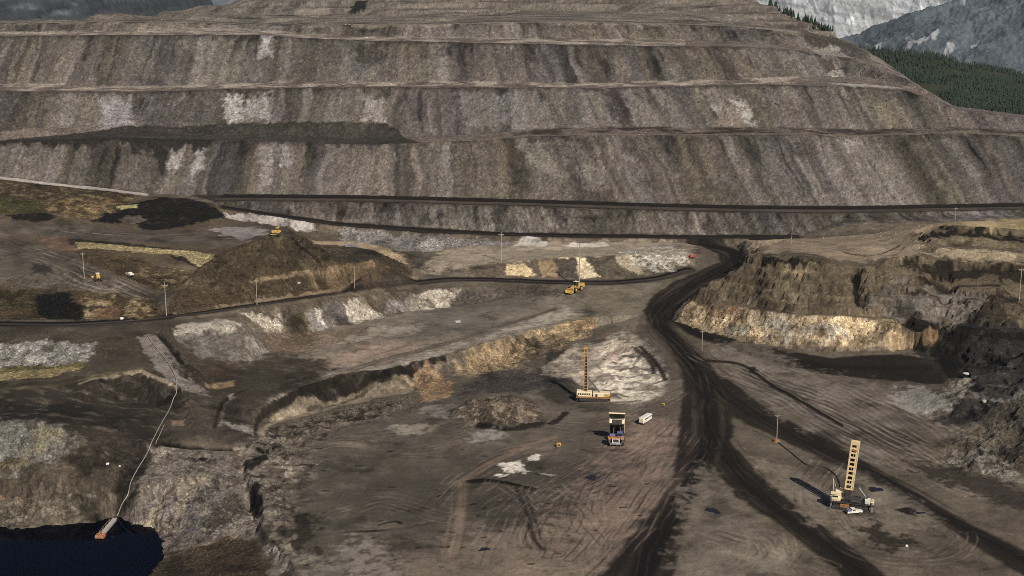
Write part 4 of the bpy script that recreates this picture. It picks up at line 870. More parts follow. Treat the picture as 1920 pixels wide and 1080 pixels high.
lumps(ZR, c(112, 102, 91), 5, .14, .6, 25, 1.0); lumps(ZR, c(50, 43, 37), 6, .14, .75, 27, .8)
TC = [(1270, 600), (1292, 568), (1480, 588), (1682, 602), (1690, 640), (1560, 654), (1400, 642), (1330, 624)]
lumps(TC, c(98, 84, 64), 7, .10, .75, 29, .8); lumps([(1400, 600), (1560, 605), (1640, 612), (1600, 650), (1400, 640), (1330, 620)], c(136, 130, 118), 6, .02, .75, 31, .9); lumps(TC, c(70, 54, 38), 4, .25, .7, 33, .8)
lumps([(880, 705), (960, 632), (1110, 600), (1100, 630), (1000, 690)], c(74, 64, 51), 6, .08, .75, 35, .9)
lumps([(850, 770), (930, 742), (1010, 770), (1000, 800), (880, 800)], c(118, 106, 92), 4, .12, .7, 37, .8)
lumps([(0, 640), (184, 642), (160, 684), (0, 688)], c(70, 65, 58), 4, .18, .7, 39); lumps([(1770, 720), (1850, 650), (1990, 660), (1990, 900), (1850, 890), (1760, 870), (1800, 790)], c(88, 84, 78), 7, .2, .55, 41); lumps([(0, 930), (225, 925), (200, 965), (0, 985)], c(116, 106, 94), 4, .12, .7, 43, .5); lumps([(0, 700), (260, 700), (330, 730), (340, 800), (240, 900), (0, 780)], c(88, 79, 69), 6, .16, .6, 45, .6)
# scarp rim: shadow of the edge and notch painted dark, pale broken blocks
ZIG = [(479, 808), (487, 824), (472, 836), (459, 848), (458, 862), (465, 884), (474, 908), (490, 932), (493, 963), (491, 988), (503, 1005), (524, 1022), (546, 1050), (580, 1120)]
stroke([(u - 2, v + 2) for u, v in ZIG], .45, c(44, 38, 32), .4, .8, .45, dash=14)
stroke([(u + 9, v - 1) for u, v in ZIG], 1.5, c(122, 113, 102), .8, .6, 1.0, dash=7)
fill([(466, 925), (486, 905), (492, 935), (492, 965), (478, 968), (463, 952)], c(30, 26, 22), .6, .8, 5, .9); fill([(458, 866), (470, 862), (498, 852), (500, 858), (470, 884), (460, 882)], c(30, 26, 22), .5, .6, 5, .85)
# ---- last pass: the ground is scraped, dusted and stained unevenly everywhere
nd = ~DUMP & (GY < 1500)
def sub_fbm(mask, sx_, sy_, wl, o, g, seed): 
    out = np.zeros((NR, NC), np.float32); out[mask] = fbm(GX[mask] * sx_, GY[mask] * sy_, wl, o, g, seed=seed); return out
flatw = 1 - sstep(.12, .35, SLOPE)
GRAIN[nd] = (GRAIN * (1 - .72 * flatw * (GRAIN < .6)))[nd]
f1 = sub_fbm(nd, 1, 1, 34, 6, .62, 61); f2 = sub_fbm(nd, .6, 1, 9, 4, .6, 62); f3 = sub_fbm(nd, .8, 1, 18, 5, .6, 63); f4 = sub_fbm(nd, .7, 1, 26, 5, .65, 64)
wv = (1 - .6 * ROAD) * (1 - .35 * flatw)
ov = 1 + wv * (.52 * f1 + .22 * f2 + .30 * (1 - .7 * flatw) * warp(2.2))
ov = ov * (1 - .45 * wv * sstep(.12, .4, f3)) * (1 + .5 * wv * sstep(.16, .5, f4))
ov = np.clip(ov * .93, .28, 1.9)
ALB[nd] *= ov[nd][:, None]
dm = DUMP & ~up_m
ALB[dm] *= np.clip(1 + .22 * warp(2.2) + .15 * warp(9), .5, 1.6)[dm][:, None]

# deepen the natural spread between coal and pale rock, and let every stone differ a little
lum = ALB.mean(-1)
ALB *= np.where(lum < .115, np.clip(lum / .115, .05, 5) ** .62, np.clip(lum / .115, .05, 5) ** .12)[..., None]
rv = np.random.default_rng(99).normal(0, 1, (NR, NC)).astype(np.float32); rv = .6 * rv + .9 * blur(rv, 1)
ALB *= np.exp(rv * (.06 + .24 * GRAIN) * (1 - .5 * ROAD))[..., None]

# tone down the strongest ochres
lum = ALB.mean(-1, keepdims=True); sat = (ALB.max(-1) - ALB.min(-1)) / np.maximum(ALB.max(-1), 1e-4)
ALB[:] = lum + (ALB - lum) * (1 - .22 * sstep(.45, .8, sat))[..., None]
# ------------------------------------------------------------------ relief
rough = (1 - .9 * blur(ROAD, 2))
nat = (1 - dumpw) * rough
slw = np.clip(SLOPE / .7, 0, 1)
# windrows along the haul roads and heaps
mound([(p[0], p[1] - .5) for p in T0[1:]], 1.8, 1.5, True); mound([(p[0], p[1] + 23) for p in T0[1:]], 2.0, 1.2, True)
mound([p[:2] for p in LR2b[:-1]], 1.6, 1.4, True)
mound([(330, 586), (480, 566), (640, 543), (780, 524)], 1.6, 1.3); mound([(330, 599), (480, 579), (640, 554), (780, 535)], 1.4, 1.0)
mound([(0, 258), (120, 252), (240, 245), (400, 243), (640, 241), (715, 242), (738, 252)], 9, 4.5)
mound([(872, 904), (920, 903), (965, 911), (1004, 921)], 1.2, 1.0); mound([(866, 788), (900, 797), (960, 803), (1020, 798)], 1.6, 1.6)
mound([(905, 775), (940, 762), (985, 765)], 5, 3.0); mound([(870, 770), (890, 758)], 4, 2.0)
mound([(310, 829), (360, 835), (420, 839), (465, 834)], 2.0, -2.2)
mound([(296, 622), (320, 648), (345, 682)], 1.4, -1.4)
mound([(1325, 677), (1360, 679), (1400, 689), (1450, 724), (1530, 769), (1580, 799)], 1.0, .7)
mound([(270, 468), (340, 473), (402, 478)], 2, 1.0)
mound([(0, 416), (60, 404), (110, 412)], 3, 1.6)
mound([(1716, 438), (1750, 428), (1800, 430), (1880, 434), (1960, 440)], 2.2, 2.0)
mound([(1597, 498), (1608, 520), (1614, 556)], 3.2, -6); mound([(1640, 500), (1650, 540)], 3, -2)
mound([(468, 932), (475, 955)], 2.0, -3)
def rugged(uv, amp, wl, seed, ax=1.0):
    P = H(uv); rs, cs = rect(P, 8); X, Y = GX[rs, cs], GY[rs, cs]; m = sstep(-6, 6, sd_poly(P, X, Y))
    GZ[rs, cs] += m * amp * ((ridged(X * ax + 3 * warp(9)[rs, cs], Y, wl, 3, seed=seed) - .5) * 1.4 + .8 * fbm(X, Y, wl * .5, 4, .6, seed=seed + 1))
rugged([(1770, 720), (1850, 650), (1990, 660), (1990, 900), (1850, 890), (1760, 870), (1800, 790)], 3.0, 24, 31)
rugged([(1040, 672), (1168, 618), (1250, 704), (1196, 760), (1123, 728), (1036, 702)], 1.5, 12, 33, .6)
rugged([(480, 812), (640, 768), (770, 742), (800, 760), (640, 800), (560, 850), (560, 960), (600, 1060), (540, 1070), (490, 940)], 1.6, 11, 35)
rugged([(250, 940), (300, 840), (440, 850), (470, 900), (470, 1010), (300, 1030)], .8, 18, 37, 1.3)
rugged([(0, 925), (120, 915), (220, 930), (200, 965), (0, 985)], 1.5, 9, 39, .7)
rugged([(850, 770), (930, 740), (1010, 770), (1000, 800), (880, 798)], 2.0, 12, 41)
rugged([(1640, 560), (1840, 540), (1990, 540), (1990, 620), (1700, 600)], 3.0, 22, 43)
rugged([(1300, 560), (1420, 480), (1560, 500), (1640, 560), (1500, 585)], 2.0, 26, 45)
rugged([(330, 630), (460, 615), (500, 655), (420, 680), (370, 672)], 1.2, 10, 47)
rugged([(0, 640), (180, 640), (160, 690), (0, 690)], 1.0, 8, 49)
rugged([(870, 700), (960, 632), (1110, 600), (1100, 630), (960, 690)], 2.0, 12, 51, .8)
dz = nat * (.55 * fbm(GX, GY, 34, 3, seed=1) + (.20 + .75 * slw) * fbm(GX, GY, 9, 4, .55, seed=2) + (.03 + .24 * slw) * fbm(GX, GY, 2.6, 2, seed=3))
wx_ = GX + 5 * fbm(GX, GY, 18, 2, seed=15); g1 = ridged(wx_, GY * .6, 19, 3, seed=4); g2 = ridged(wx_, GY * .8, 7, 2, seed=5)
CALM = np.ones((NR, NC), np.float32); P_ = [(p[0], p[1] + 8) for p in K] + [(p[0], p[1] - 6) for p in Km[::-1]]; rs, cs = rect(P_, 6); CALM[rs, cs] = 1 - .75 * sstep(-3, 2, sd_poly(P_, GX[rs, cs], GY[rs, cs])); nat = nat * CALM
steep = sstep(.35, .8, SLOPE) * nat
dz += steep * (1.5 * (g1 - .45) + .9 * (g2 - .45) + 1.6 * fbm(GX, GY, 11, 4, .6, seed=14))
cr = np.abs(fbm(GX * .6, GY, 12, 4, .6, seed=8))                    # broken rock ledges
dz += nat * sstep(.25, .6, SLOPE) * -1.2 * sstep(.12, 0, cr)
s_ = GX + skew * 30 + 4 * fbm(GX, GY, 40, 2, seed=7)
dumpface = dumpw * sstep(.35, .6, SLOPE)
dz += dumpface * (1.1 * fbm(s_, GY * .16, 13, 4, .55, seed=6) + .35 * fbm(GX, GY, 4, 3, .6, seed=9))
dz += dumpw * (1 - sstep(.35, .6, SLOPE)) * rough * (.8 * fbm(GX, GY, 20, 4, .55, seed=10))
dz += dumpw * sstep(yB4[0].min(), yB4[0].max() + 60, GY) * 5 * fbm(GX * .5, GY, 70, 4, .5, seed=12)
far = sstep(1500, 1900, GY) * (1 - dumpw); dz += far * 14 * fbm(GX, GY, 220, 5, .5, seed=13)
GZ = GZ + dz
# layered ground: ledges and seams follow the height
def strata(uv, hq, k, amt, seed, dip=.0):
    P = H(uv); rs, cs = rect(P, 8); X, Y = GX[rs, cs], GY[rs, cs]; m = sstep(-4, 4, sd_poly(P, X, Y)); Z = GZ[rs, cs]
    zq = Z + dip * X + 1.2 * fbm(X, Y, 22, 3, seed=seed); fq = zq / hq - np.floor(zq / hq)
    GZ[rs, cs] = Z + m * k * ((np.floor(zq / hq) + sstep(.35, .95, fq)) * hq - zq)
    q = fbm(zq * 1.0, X * .02 + Y * .02, 1.7, 4, .65, seed=seed + 1)
    ALB[rs, cs] *= np.clip(1 + amt * 2.2 * q * m, .35, 1.7)[..., None]
strata([(1300, 566), (1400, 474), (1500, 484), (1700, 482), (1740, 430), (1990, 430), (1990, 640), (1690, 606), (1480, 588)], 4.2, .7, .30, 61, .03)
strata([(1690, 606), (1990, 610), (1990, 760), (1840, 750), (1740, 700)], 2.6, .6, .25, 63, .05)
strata([(470, 780), (562, 727), (729, 692), (834, 666), (960, 628), (1120, 594), (1110, 640), (1000, 690), (776, 740), (634, 764), (500, 800)], 1.6, .55, .30, 65, .02)
strata([(1270, 600), (1292, 566), (1480, 588), (1682, 600), (1690, 640), (1560, 655), (1400, 640)], 2.4, .4, .18, 67, .02)
# old, small lifts on the top of the dump
tm = sstep(20, 60, GY - yB4) * dumpw; hq = 6.0; zq = GZ + 1.5 * fbm(GX, GY, 60, 3, seed=16); fq = zq / hq - np.floor(zq / hq)
GZ = GZ + tm * .85 * ((np.floor(zq / hq) + sstep(.45, .95, fq)) * hq - zq)
# keep the pond floor under the water
# ------------------------------------------------------------------ materials
def newmat(name):
    m = bpy.data.materials.new(name); m.use_nodes = True
    nt = m.node_tree; return m, nt, nt.nodes['Principled BSDF']
def node(nt, typ, **kw):
    n = nt.nodes.new(typ)
    for k, v in kw.items():
        if k.startswith('i_'): n.inputs[k[2:].replace('_', ' ')].default_value = v
        else: setattr(n, k, v)
    return n
def math_(nt, op, a, b=None, cl=False):
    n = nt.nodes.new('ShaderNodeMath'); n.operation = op; n.use_clamp = cl
    for i, x in enumerate((a, b)):
        if x is None: continue
        if isinstance(x, (int, float)): n.inputs[i].default_value = x
        else: nt.links.new(x, n.inputs[i])
    return n.outputs[0]
def earth_material(name, rough=.95):
    m, nt, bs = newmat(name); L = nt.links
    geo = node(nt, 'ShaderNodeNewGeometry')
    at = node(nt, 'ShaderNodeAttribute', attribute_name='soil'); gr = node(nt, 'ShaderNodeAttribute', attribute_name='grain')
    n1 = node(nt, 'ShaderNodeTexNoise', i_Scale=.55, i_Detail=5.0, i_Roughness=.65); L.new(geo.outputs['Position'], n1.inputs['Vector'])
    vo = node(nt, 'ShaderNodeTexVoronoi', i_Scale=1.5, i_Randomness=1.0); L.new(geo.outputs['Position'], vo.inputs['Vector'])
    v2 = node(nt, 'ShaderNodeTexVoronoi', i_Scale=.5, i_Randomness=1.0); L.new(geo.outputs['Position'], v2.inputs['Vector'])
    sep = node(nt, 'ShaderNodeSeparateColor'); L.new(vo.outputs['Color'], sep.inputs[0])
    sep2 = node(nt, 'ShaderNodeSeparateColor'); L.new(v2.outputs['Color'], sep2.inputs[0])
    g = gr.outputs['Fac']
    # stones: each cell a little darker or paler, a few nearly white
    st = math_(nt, 'SUBTRACT', sep.outputs[0], .5); st = math_(nt, 'MULTIPLY', st, math_(nt, 'MULTIPLY', g, .7))
    pale = math_(nt, 'MULTIPLY', math_(nt, 'GREATER_THAN', sep2.outputs[1], .965), math_(nt, 'MULTIPLY', g, math_(nt, 'LESS_THAN', v2.outputs['Distance'], .32)))
    nz = math_(nt, 'MULTIPLY', math_(nt, 'SUBTRACT', n1.outputs['Fac'], .5), math_(nt, 'ADD', math_(nt, 'MULTIPLY', g, 1.1), .32))
    fac = math_(nt, 'ADD', math_(nt, 'ADD', st, nz), 1.0); fac = math_(nt, 'MAXIMUM', fac, .25)
    fac = math_(nt, 'ADD', fac, math_(nt, 'MULTIPLY', pale, .8))
    vm = node(nt, 'ShaderNodeVectorMath', operation='SCALE'); L.new(at.outputs['Color'], vm.inputs[0]); L.new(fac, vm.inputs['Scale'])
    L.new(vm.outputs[0], bs.inputs['Base Color'])
    bs.inputs['Roughness'].default_value = rough; bs.inputs['Specular IOR Level'].default_value = .15
    h = math_(nt, 'ADD', math_(nt, 'MULTIPLY', n1.outputs['Fac'], .9), math_(nt, 'MULTIPLY', math_(nt, 'MULTIPLY', sep.outputs[0], g), .6))
    bp = node(nt, 'ShaderNodeBump', i_Strength=.9, i_Distance=1.4); L.new(math_(nt, 'ADD', math_(nt, 'MULTIPLY', g, 1.0), .12, True), bp.inputs['Strength']); L.new(h, bp.inputs['Height']); L.new(bp.outputs[0], bs.inputs['Normal'])
    return m
M_EARTH = earth_material('broken_rock_and_soil'); M_ROAD = earth_material('packed_coal_haul_road', .85)

def sub_mesh(name, fmask, mat):
    idx = np.arange(NR * NC).reshape(NR, NC)
    q = np.stack([idx[:-1, :-1], idx[:-1, 1:], idx[1:, 1:], idx[1:, :-1]], -1)[fmask]
    used, inv = np.unique(q, return_inverse=True); inv = inv.reshape(q.shape)
    V = np.stack([GX.ravel()[used], GY.ravel()[used], GZ.ravel()[used]], -1).astype(np.float32)
    me = bpy.data.meshes.new(name)
    me.vertices.add(len(V)); me.vertices.foreach_set('co', V.ravel())
    me.loops.add(q.size); me.loops.foreach_set('vertex_index', inv.ravel().astype(np.int32))
    me.polygons.add(len(q)); me.polygons.foreach_set('loop_start', np.arange(0, q.size, 4, dtype=np.int32))
    me.update(calc_edges=True)
    me.polygons.foreach_set('use_smooth', np.ones(len(q), bool))
    a = me.attributes.new('soil', 'FLOAT_COLOR', 'POINT')
    C = np.ones((len(used), 4), np.float32); C[:, :3] = np.clip(ALB.reshape(-1, 3)[used], .004, .8); a.data.foreach_set('color', C.ravel())
    g = me.attributes.new('grain', 'FLOAT', 'POINT'); g.data.foreach_set('value', GRAIN.ravel()[used].astype(np.float32))
    me.materials.append(mat)
    o = bpy.data.objects.new(name, me); COL.objects.link(o); o['kind'] = 'structure'
    return o
def cellmean(A): return (A[:-1, :-1] + A[1:, :-1] + A[:-1, 1:] + A[1:, 1:]) / 4
fr = cellmean(ROAD) > .5; fd = (cellmean(DUMP.astype(np.float32)) > .5) & ~fr
# wooded ground beyond the dump: floor of needles and grass
farm = (GY > 1480) & ~DUMP
ALB[farm] = (c(40, 43, 29) * (1 + .9 * fbm(GX, GY, 90, 4, .6, seed=20))[..., None].clip(.3, 2))[farm]
back = (GY > 1150) & (fbm(GX, GY, 200, 2) > 9)
sub_mesh('haul_road', fr, M_ROAD); sub_mesh('terraced_hillside', fd, M_EARTH); sub_mesh('ground', ~fr & ~fd, M_EARTH)

# ------------------------------------------------------------------ pond
def flat_sheet(name, pts, mat, kind='structure'):
    me = bpy.data.meshes.new(name); me.from_pydata(pts, [], [list(range(len(pts)))]); me.materials.append(mat)
    o = bpy.data.objects.new(name, me); COL.objects.link(o); o['kind'] = kind; return o
m, nt, bs = newmat('dark_pit_water'); M_WATER = m
bs.inputs['Base Color'].default_value = (.0002, .0008, .0036, 1); bs.inputs['Specular IOR Level'].default_value = .065; bs.inputs['Roughness'].default_value = .06; bs.inputs['IOR'].default_value = 1.33
nz = node(nt, 'ShaderNodeTexNoise', i_Scale=.5, i_Detail=3.0); bp = node(nt, 'ShaderNodeBump', i_Strength=.03, i_Distance=.2)
geo = node(nt, 'ShaderNodeNewGeometry'); nt.links.new(geo.outputs['Position'], nz.inputs['Vector']); nt.links.new(nz.outputs['Fac'], bp.inputs['Height']); nt.links.new(bp.outputs[0], bs.inputs['Normal'])
flat_sheet('water', [(-330, 400, PONDZ + .4), (-108, 400, PONDZ + .4), (-104, 440, PONDZ + .4), (-112, 505, PONDZ + .4), (-130, 530, PONDZ + .4), (-330, 530, PONDZ + .4)], M_WATER)
# ------------------------------------------------------------------ object helpers
def paint(name, col, rough=.55, metal=0.0, dirt=.25, scale=1.2, dcol=(.09, .075, .06)):
    """painted or bare material dulled by dust in an uneven procedural pattern"""
    m, nt, bs = newmat(name)
    tc = node(nt, 'ShaderNodeTexCoord'); nz = node(nt, 'ShaderNodeTexNoise', i_Scale=scale, i_Detail=5.0, i_Roughness=.65)
    nt.links.new(tc.outputs['Object'], nz.inputs['Vector'])
    rp = node(nt, 'ShaderNodeValToRGB'); rp.color_ramp.elements[0].position = .40; rp.color_ramp.elements[1].position = .72
    rp.color_ramp.elements[0].color = (0, 0, 0, 1); rp.color_ramp.elements[1].color = (dirt * 2.2,) * 3 + (1,)
    nt.links.new(nz.outputs['Fac'], rp.inputs[0])
    mx = node(nt, 'ShaderNodeMix', data_type='RGBA'); mx.inputs[6].default_value = (*col, 1); mx.inputs[7].default_value = (*dcol, 1)
    nt.links.new(rp.outputs[0], mx.inputs[0]); nt.links.new(mx.outputs[2], bs.inputs['Base Color'])
    bs.inputs['Roughness'].default_value = rough; bs.inputs['Metallic'].default_value = metal
    return m
CREAM = paint('cream_paint', (.74, .62, .40), dirt=.15); MAST = paint('tan_mast_paint', (.68, .52, .28), dirt=.2); AMBER = paint('amber_mast_paint', (.50, .26, .07), .6, dirt=.3); RUST = paint('rusty_orange_paint', (.33, .13, .03), .7, dirt=.4)
YELLOW = paint('yellow_machine_paint', (.58, .36, .08), dirt=.38); WHITE = paint('white_paint', (.72, .68, .60), dirt=.15); BLACK = paint('black_rubber', (.018, .017, .017), .8)
STEEL = paint('dark_grimy_steel', (.05, .045, .042), .6, .3); GREY = paint('grey_steel', (.28, .27, .27), .5, .2); ORANGE = paint('orange_paint', (.58, .22, .05))
BLUE = paint('blue_grey_paint', (.12, .14, .30)); GLASS = paint('dark_window_glass', (.012, .015, .02), .08, dirt=.05); RED = paint('red_paint', (.40, .04, .025)); WOOD = paint('weathered_pole_wood', (.36, .30, .23), .9)
PLANK = paint('grey_plank', (.40, .35, .30), .85); PIPE = paint('pale_plastic_pipe', (.34, .31, .26), .5); STONE = paint('pale_stone', (.42, .38, .33), .95, dirt=.3)

FLOAT = paint('faded_orange_float', (.36, .15, .07), .7, dirt=.4)
class MB:
    """collects shapes and links them as ONE mesh object"""
    def __init__(s): s.bm = bmesh.new()
    def _add(s, r, M):
        vs = [v for v in r if isinstance(v, bmesh.types.BMVert)]
        bmesh.ops.transform(s.bm, matrix=M, verts=vs); return vs
    def box(s, x, y, z, sx, sy, sz, rot=None, bev=.06):
        r = bmesh.ops.create_cube(s.bm, size=1.0)['verts']
        M = Matrix.Translation((x, y, z)) @ (rot.to_4x4() if rot else Matrix.Identity(4)) @ Matrix.Diagonal((sx, sy, sz, 1))
        bmesh.ops.transform(s.bm, matrix=M, verts=r)
        if bev:
            es = list({e for v in r for e in v.link_edges})
            bmesh.ops.bevel(s.bm, geom=es, offset=min(bev, .3 * min(sx, sy, sz)), segments=1, affect='EDGES')
        return s
    def bar(s, a, b, r, r2=None, seg=8):
        a, b = Vector(a), Vector(b); d = b - a
        res = bmesh.ops.create_cone(s.bm, cap_ends=True, segments=seg, radius1=r, radius2=r if r2 is None else r2, depth=d.length)['verts']
        M = Matrix.Translation((a + b) / 2) @ d.to_track_quat('Z', 'Y').to_matrix().to_4x4()
        bmesh.ops.transform(s.bm, matrix=M, verts=res); return s
    def beam(s, a, b, w, h=None):
        a, b = Vector(a), Vector(b); d = b - a
        r = bmesh.ops.create_cube(s.bm, size=1.0)['verts']
        M = Matrix.Translation((a + b) / 2) @ d.to_track_quat('Z', 'Y').to_matrix().to_4x4() @ Matrix.Diagonal((w, h or w, d.length, 1))
        bmesh.ops.transform(s.bm, matrix=M, verts=r); return s
    def prism(s, prof, x0, x1):
        """profile in y,z swept along x"""
        n = len(prof)
        A = [s.bm.verts.new((x0, y, z)) for y, z in prof]; B = [s.bm.verts.new((x1, y, z)) for y, z in prof]
        s.bm.faces.new(A[::-1]); s.bm.faces.new(B)
        for i in range(n): s.bm.faces.new((A[i], A[(i + 1) % n], B[(i + 1) % n], B[i]))
        return s
    def xform(s, M): bmesh.ops.transform(s.bm, matrix=M, verts=s.bm.verts[:]); return s
    def build(s, name, mat, parent=None, smooth=False):
        bmesh.ops.recalc_face_normals(s.bm, faces=s.bm.faces[:])
        me = bpy.data.meshes.new(name); s.bm.to_mesh(me); s.bm.free(); me.materials.append(mat)
        if smooth: me.polygons.foreach_set('use_smooth', np.ones(len(me.polygons), bool))
        o = bpy.data.objects.new(name, me); COL.objects.link(o)
        if parent: o.parent = parent
        return o
def tag(o, label, cat, group=None, kind=None):
    o['label'] = label; o['category'] = cat
    if group: o['group'] = group
    if kind: o['kind'] = kind
    return o
def thing(name, label, cat, u=None, v=None, rz=0, group=None, loc=None, dz=0.0):
    o = bpy.data.objects.new(name, None); COL.objects.link(o); o.empty_display_size = .5
    if loc is None:
        x, y = hit(u, v); loc = (x, y, ground_z(x, y) + dz)
    o.location = loc; o.rotation_euler = (0, 0, math.radians(rz))
    return tag(o, label, cat, group)
def copy_tree(src):
    r = src.copy(); COL.objects.link(r)
    for ch in src.children:
        k = ch.copy(); COL.objects.link(k); k.parent = r
        for g in ch.children:
            d = g.copy(); COL.objects.link(d); d.parent = k
    return r

def track(parent, x0, x1, y, r, w, ax='x'):
    """a crawler: belt round two idlers with shoes and side rollers; runs along x"""
    mb = MB(); n = 14; prof = []
    for k in range(n + 1):
        a = math.pi / 2 + math.pi * k / n; prof.append((x0 + r * math.cos(a), r + r * math.sin(a)))
    for k in range(n + 1):
        a = -math.pi / 2 + math.pi * k / n; prof.append((x1 + r * math.cos(a), r + r * math.sin(a)))
    mb.prism(prof, y - w / 2, y + w / 2)
    M = Matrix(((0, 1, 0, 0), (1, 0, 0, 0), (0, 0, 1, 0), (0, 0, 0, 1)))
    mb.xform(M)
    L = int((x1 - x0) / .45)
    for k in range(L + 1):
        x = x0 + (x1 - x0) * k / L
        mb.box(x, y, 2 * r + .05, .26, w * 1.04, .12, bev=0).box(x, y, .06, .26, w * 1.04, .12, bev=0)
    nr = max(3, int((x1 - x0) / 1.1))
    for k in range(nr + 1):
        x = x0 + (x1 - x0) * k / nr
        mb.bar((x, y - w / 2 - .12, r * .8), (x, y + w / 2 + .12, r * .8), r * .45, seg=10)
    return mb.build('crawler_track', BLACK, parent)
def wheel(parent, x, y, r, w, rimm=ORANGE, seg=20):
    """axle along x"""
    t = MB(); ns = seg
    prof = [(.62, -.5), (.92, -.5), (1.0, -.36), (1.0, .36), (.92, .5), (.62, .5)]
    ring = []
    for k in range(ns):
        a = 2 * math.pi * k / ns; ring.append([t.bm.verts.new((x + p[1] * w, y + r * p[0] * math.cos(a), r + r * p[0] * math.sin(a))) for p in prof])
    for k in range(ns):
        A, B = ring[k], ring[(k + 1) % ns]
        for j in range(len(prof)): t.bm.faces.new((A[j], A[(j + 1) % len(prof)], B[(j + 1) % len(prof)], B[j]))
        if k % 1 == 0:
            a = 2 * math.pi * (k + .5) / ns
    o = t.build('tyre', BLACK)
    rim = MB().bar((x - w * .42, y, r), (x + w * .42, y, r), r * .63, seg=16).bar((x - w * .5, y, r), (x + w * .5, y, r), r * .25, seg=10).build('rim', rimm)
    e = bpy.data.objects.new('wheel', None); COL.objects.link(e); e.parent = parent; e.empty_display_size = .3
    o.parent = e; rim.parent = e
    return e

def lattice(mb, w, d, z0, z1, n, ch=.26, front_plates=False):
    """open steel mast: four chords, rungs and diagonals (local axes, up +z)"""
    X, Y = w / 2, d / 2
    for sx in (-1, 1):
        for sy in (-1, 1): mb.beam((sx * X, sy * Y, z0), (sx * X, sy * Y, z1), ch)
    for k in range(n + 1):
        z = z0 + (z1 - z0) * k / n
        for sy in (-1, 1): mb.beam((-X, sy * Y, z), (X, sy * Y, z), ch * .8)
        for sx in (-1, 1): mb.beam((sx * X, -Y, z), (sx * X, Y, z), ch * .7)
        if k < n:
            z2 = z0 + (z1 - z0) * (k + 1) / n
            for sx in (-1, 1): mb.beam((sx * X, -Y if k % 2 else Y, z), (sx * X, Y if k % 2 else -Y, z2), ch * .5)
            if front_plates:
                mb.box(-.1, -Y - .02, z + .13 * (z2 - z), w * .8, .08, (z2 - z) * (.22 + .12 * (k % 2)), bev=0)
                mb.box(-X + .2, -Y - .03, (z + z2) / 2, .4, .1, (z2 - z), bev=0).box(X - .42, -Y - .03, (z + z2) / 2, .84, .1, (z2 - z), bev=0)
                if k % 3 == 1: mb.box(-.15, -Y + .1, (z + z2) / 2, .12, .12, (z2 - z), bev=0)
            else: mb.beam((-X if k % 2 else X, Y, z), (X if k % 2 else -X, Y, z2), ch * .5)

# ------------------------------------------------------------------ near drill rig
t = thing('drill_rig', 'tan tracked drill rig with a tall ladder-like mast between the dark haul tracks', 'drill rig', 1594, 952, -16)
track(t, -5.5, 5.5, -2.3, .85, 1.1); track(t, -5.5, 5.5, 2.3, .85, 1.1)
MB().box(.6, 0, 2.15, 15.5, 4.4, .7).box(.6, -2.5, 2.55, 15.5, .5, .12).build('deck', STEEL, t)
rl = MB()
for k in range(16): rl.bar((-6.9 + k, -2.7, 2.5), (-6.9 + k, -2.7, 3.6), .05, seg=5)
rl.bar((-6.9, -2.7, 3.6), (8.1, -2.7, 3.6), .05, seg=5).bar((-6.9, -2.7, 3.05), (8.1, -2.7, 3.05), .04, seg=5).build('railing', STEEL, t)
cb = MB().box(-5.4, -1.2, 4.0, 3.8, 3.0, 3.0, bev=.7).box(-5.3, -1.2, 5.6, 3.6, 2.8, .22).build('cab', CREAM, t)
MB().box(-5.4, -2.72, 4.9, 2.0, .08, .6, bev=0).build('window', GLASS, cb); MB().box(-7.32, -1.2, 4.6, .08, 1.6, 1.0, bev=0).build('window', GLASS, cb)
hs = MB().box(-3.6, .9, 4.6, 4.0, 2.4, 3.4, bev=.2).box(-2.6, 1.0, 6.5, 3.2, 2.0, .9, bev=.2).build('machinery_house', CREAM, t)
gr = MB()
for k in range(6): gr.box(-4.9 + .5 * k, -.33, 4.9, .3, .06, 1.6, bev=0)
gr.build('grille', STEEL, hs)
mast = MB(); lattice(mast, 2.8, 1.7, 5.2, 22.5, 10, .36, True)
mast.box(0, 0, 22.9, 3.2, 2.1, 1.3).beam((-1.4, 0, 23.5), (1.4, 0, 23.5), .3)
TILT = Matrix.Translation((-1.2, -.6, 2.4)) @ Matrix.Rotation(math.radians(4.5), 4, 'Y')
mo = mast.xform(TILT).build('mast', MAST, t)
MB().box(0, .5, 14, 1.9, .1, 16, bev=0).bar((.3, 0, 3), (.3, 0, 21), .16).bar((-.5, .2, 3), (-.5, .2, 19), .12).xform(TILT).build('drill_string_and_panel', BLACK, mo)  # drill string bars, plus a black panel painting in the shaded mast interior
MB().box(0, -.1, 3.2, 2.3, 1.5, 4.4).xform(TILT).build('rod_carousel', BLACK, mo)
MB().bar((0, .1, 21.6), (0, .1, 20.4), .5).box(0, -.9, 20.2, 1.6, .2, .5, bev=0).xform(TILT).build('crown_sheave', RUST, mo)
MB().bar((.9, -.4, 10.5), (7.4, -1.6, 2.7), .22).build('mast_brace', STEEL, t); MB().bar((.9, 1.0, 10.5), (7.4, 1.4, 2.7), .22).build('mast_brace', STEEL, t)
MB().bar((2.6, -.62, 8.4), (5.2, -1.2, 5.3), .33).build('lift_cylinder', GREY, t)
MB().box(2.0, .2, 3.3, 3.4, 3.0, 1.7).bar((.3, -1.5, 3.2), (3.6, -1.5, 3.2), .55).box(4.6, .4, 3.1, 1.2, 2.6, 1.2).build('compressor', STEEL, t)
MB().box(6.0, -.9, 3.5, 2.0, 1.8, 2.0, bev=.15).build('control_cabinet', WHITE, t)
MB().box(7.7, .1, 3.0, 1.3, 3.8, 1.2, bev=.25).build('counterweight', MAST, t)
for x, y in ((-6.8, -2.0), (-6.8, 2.0), (7.6, -2.0), (7.6, 2.0)):
    MB().bar((x, y, .35), (x, y, 3.4), .3).bar((x, y, .05), (x, y, .4), .6).build('jack', GREY, t)
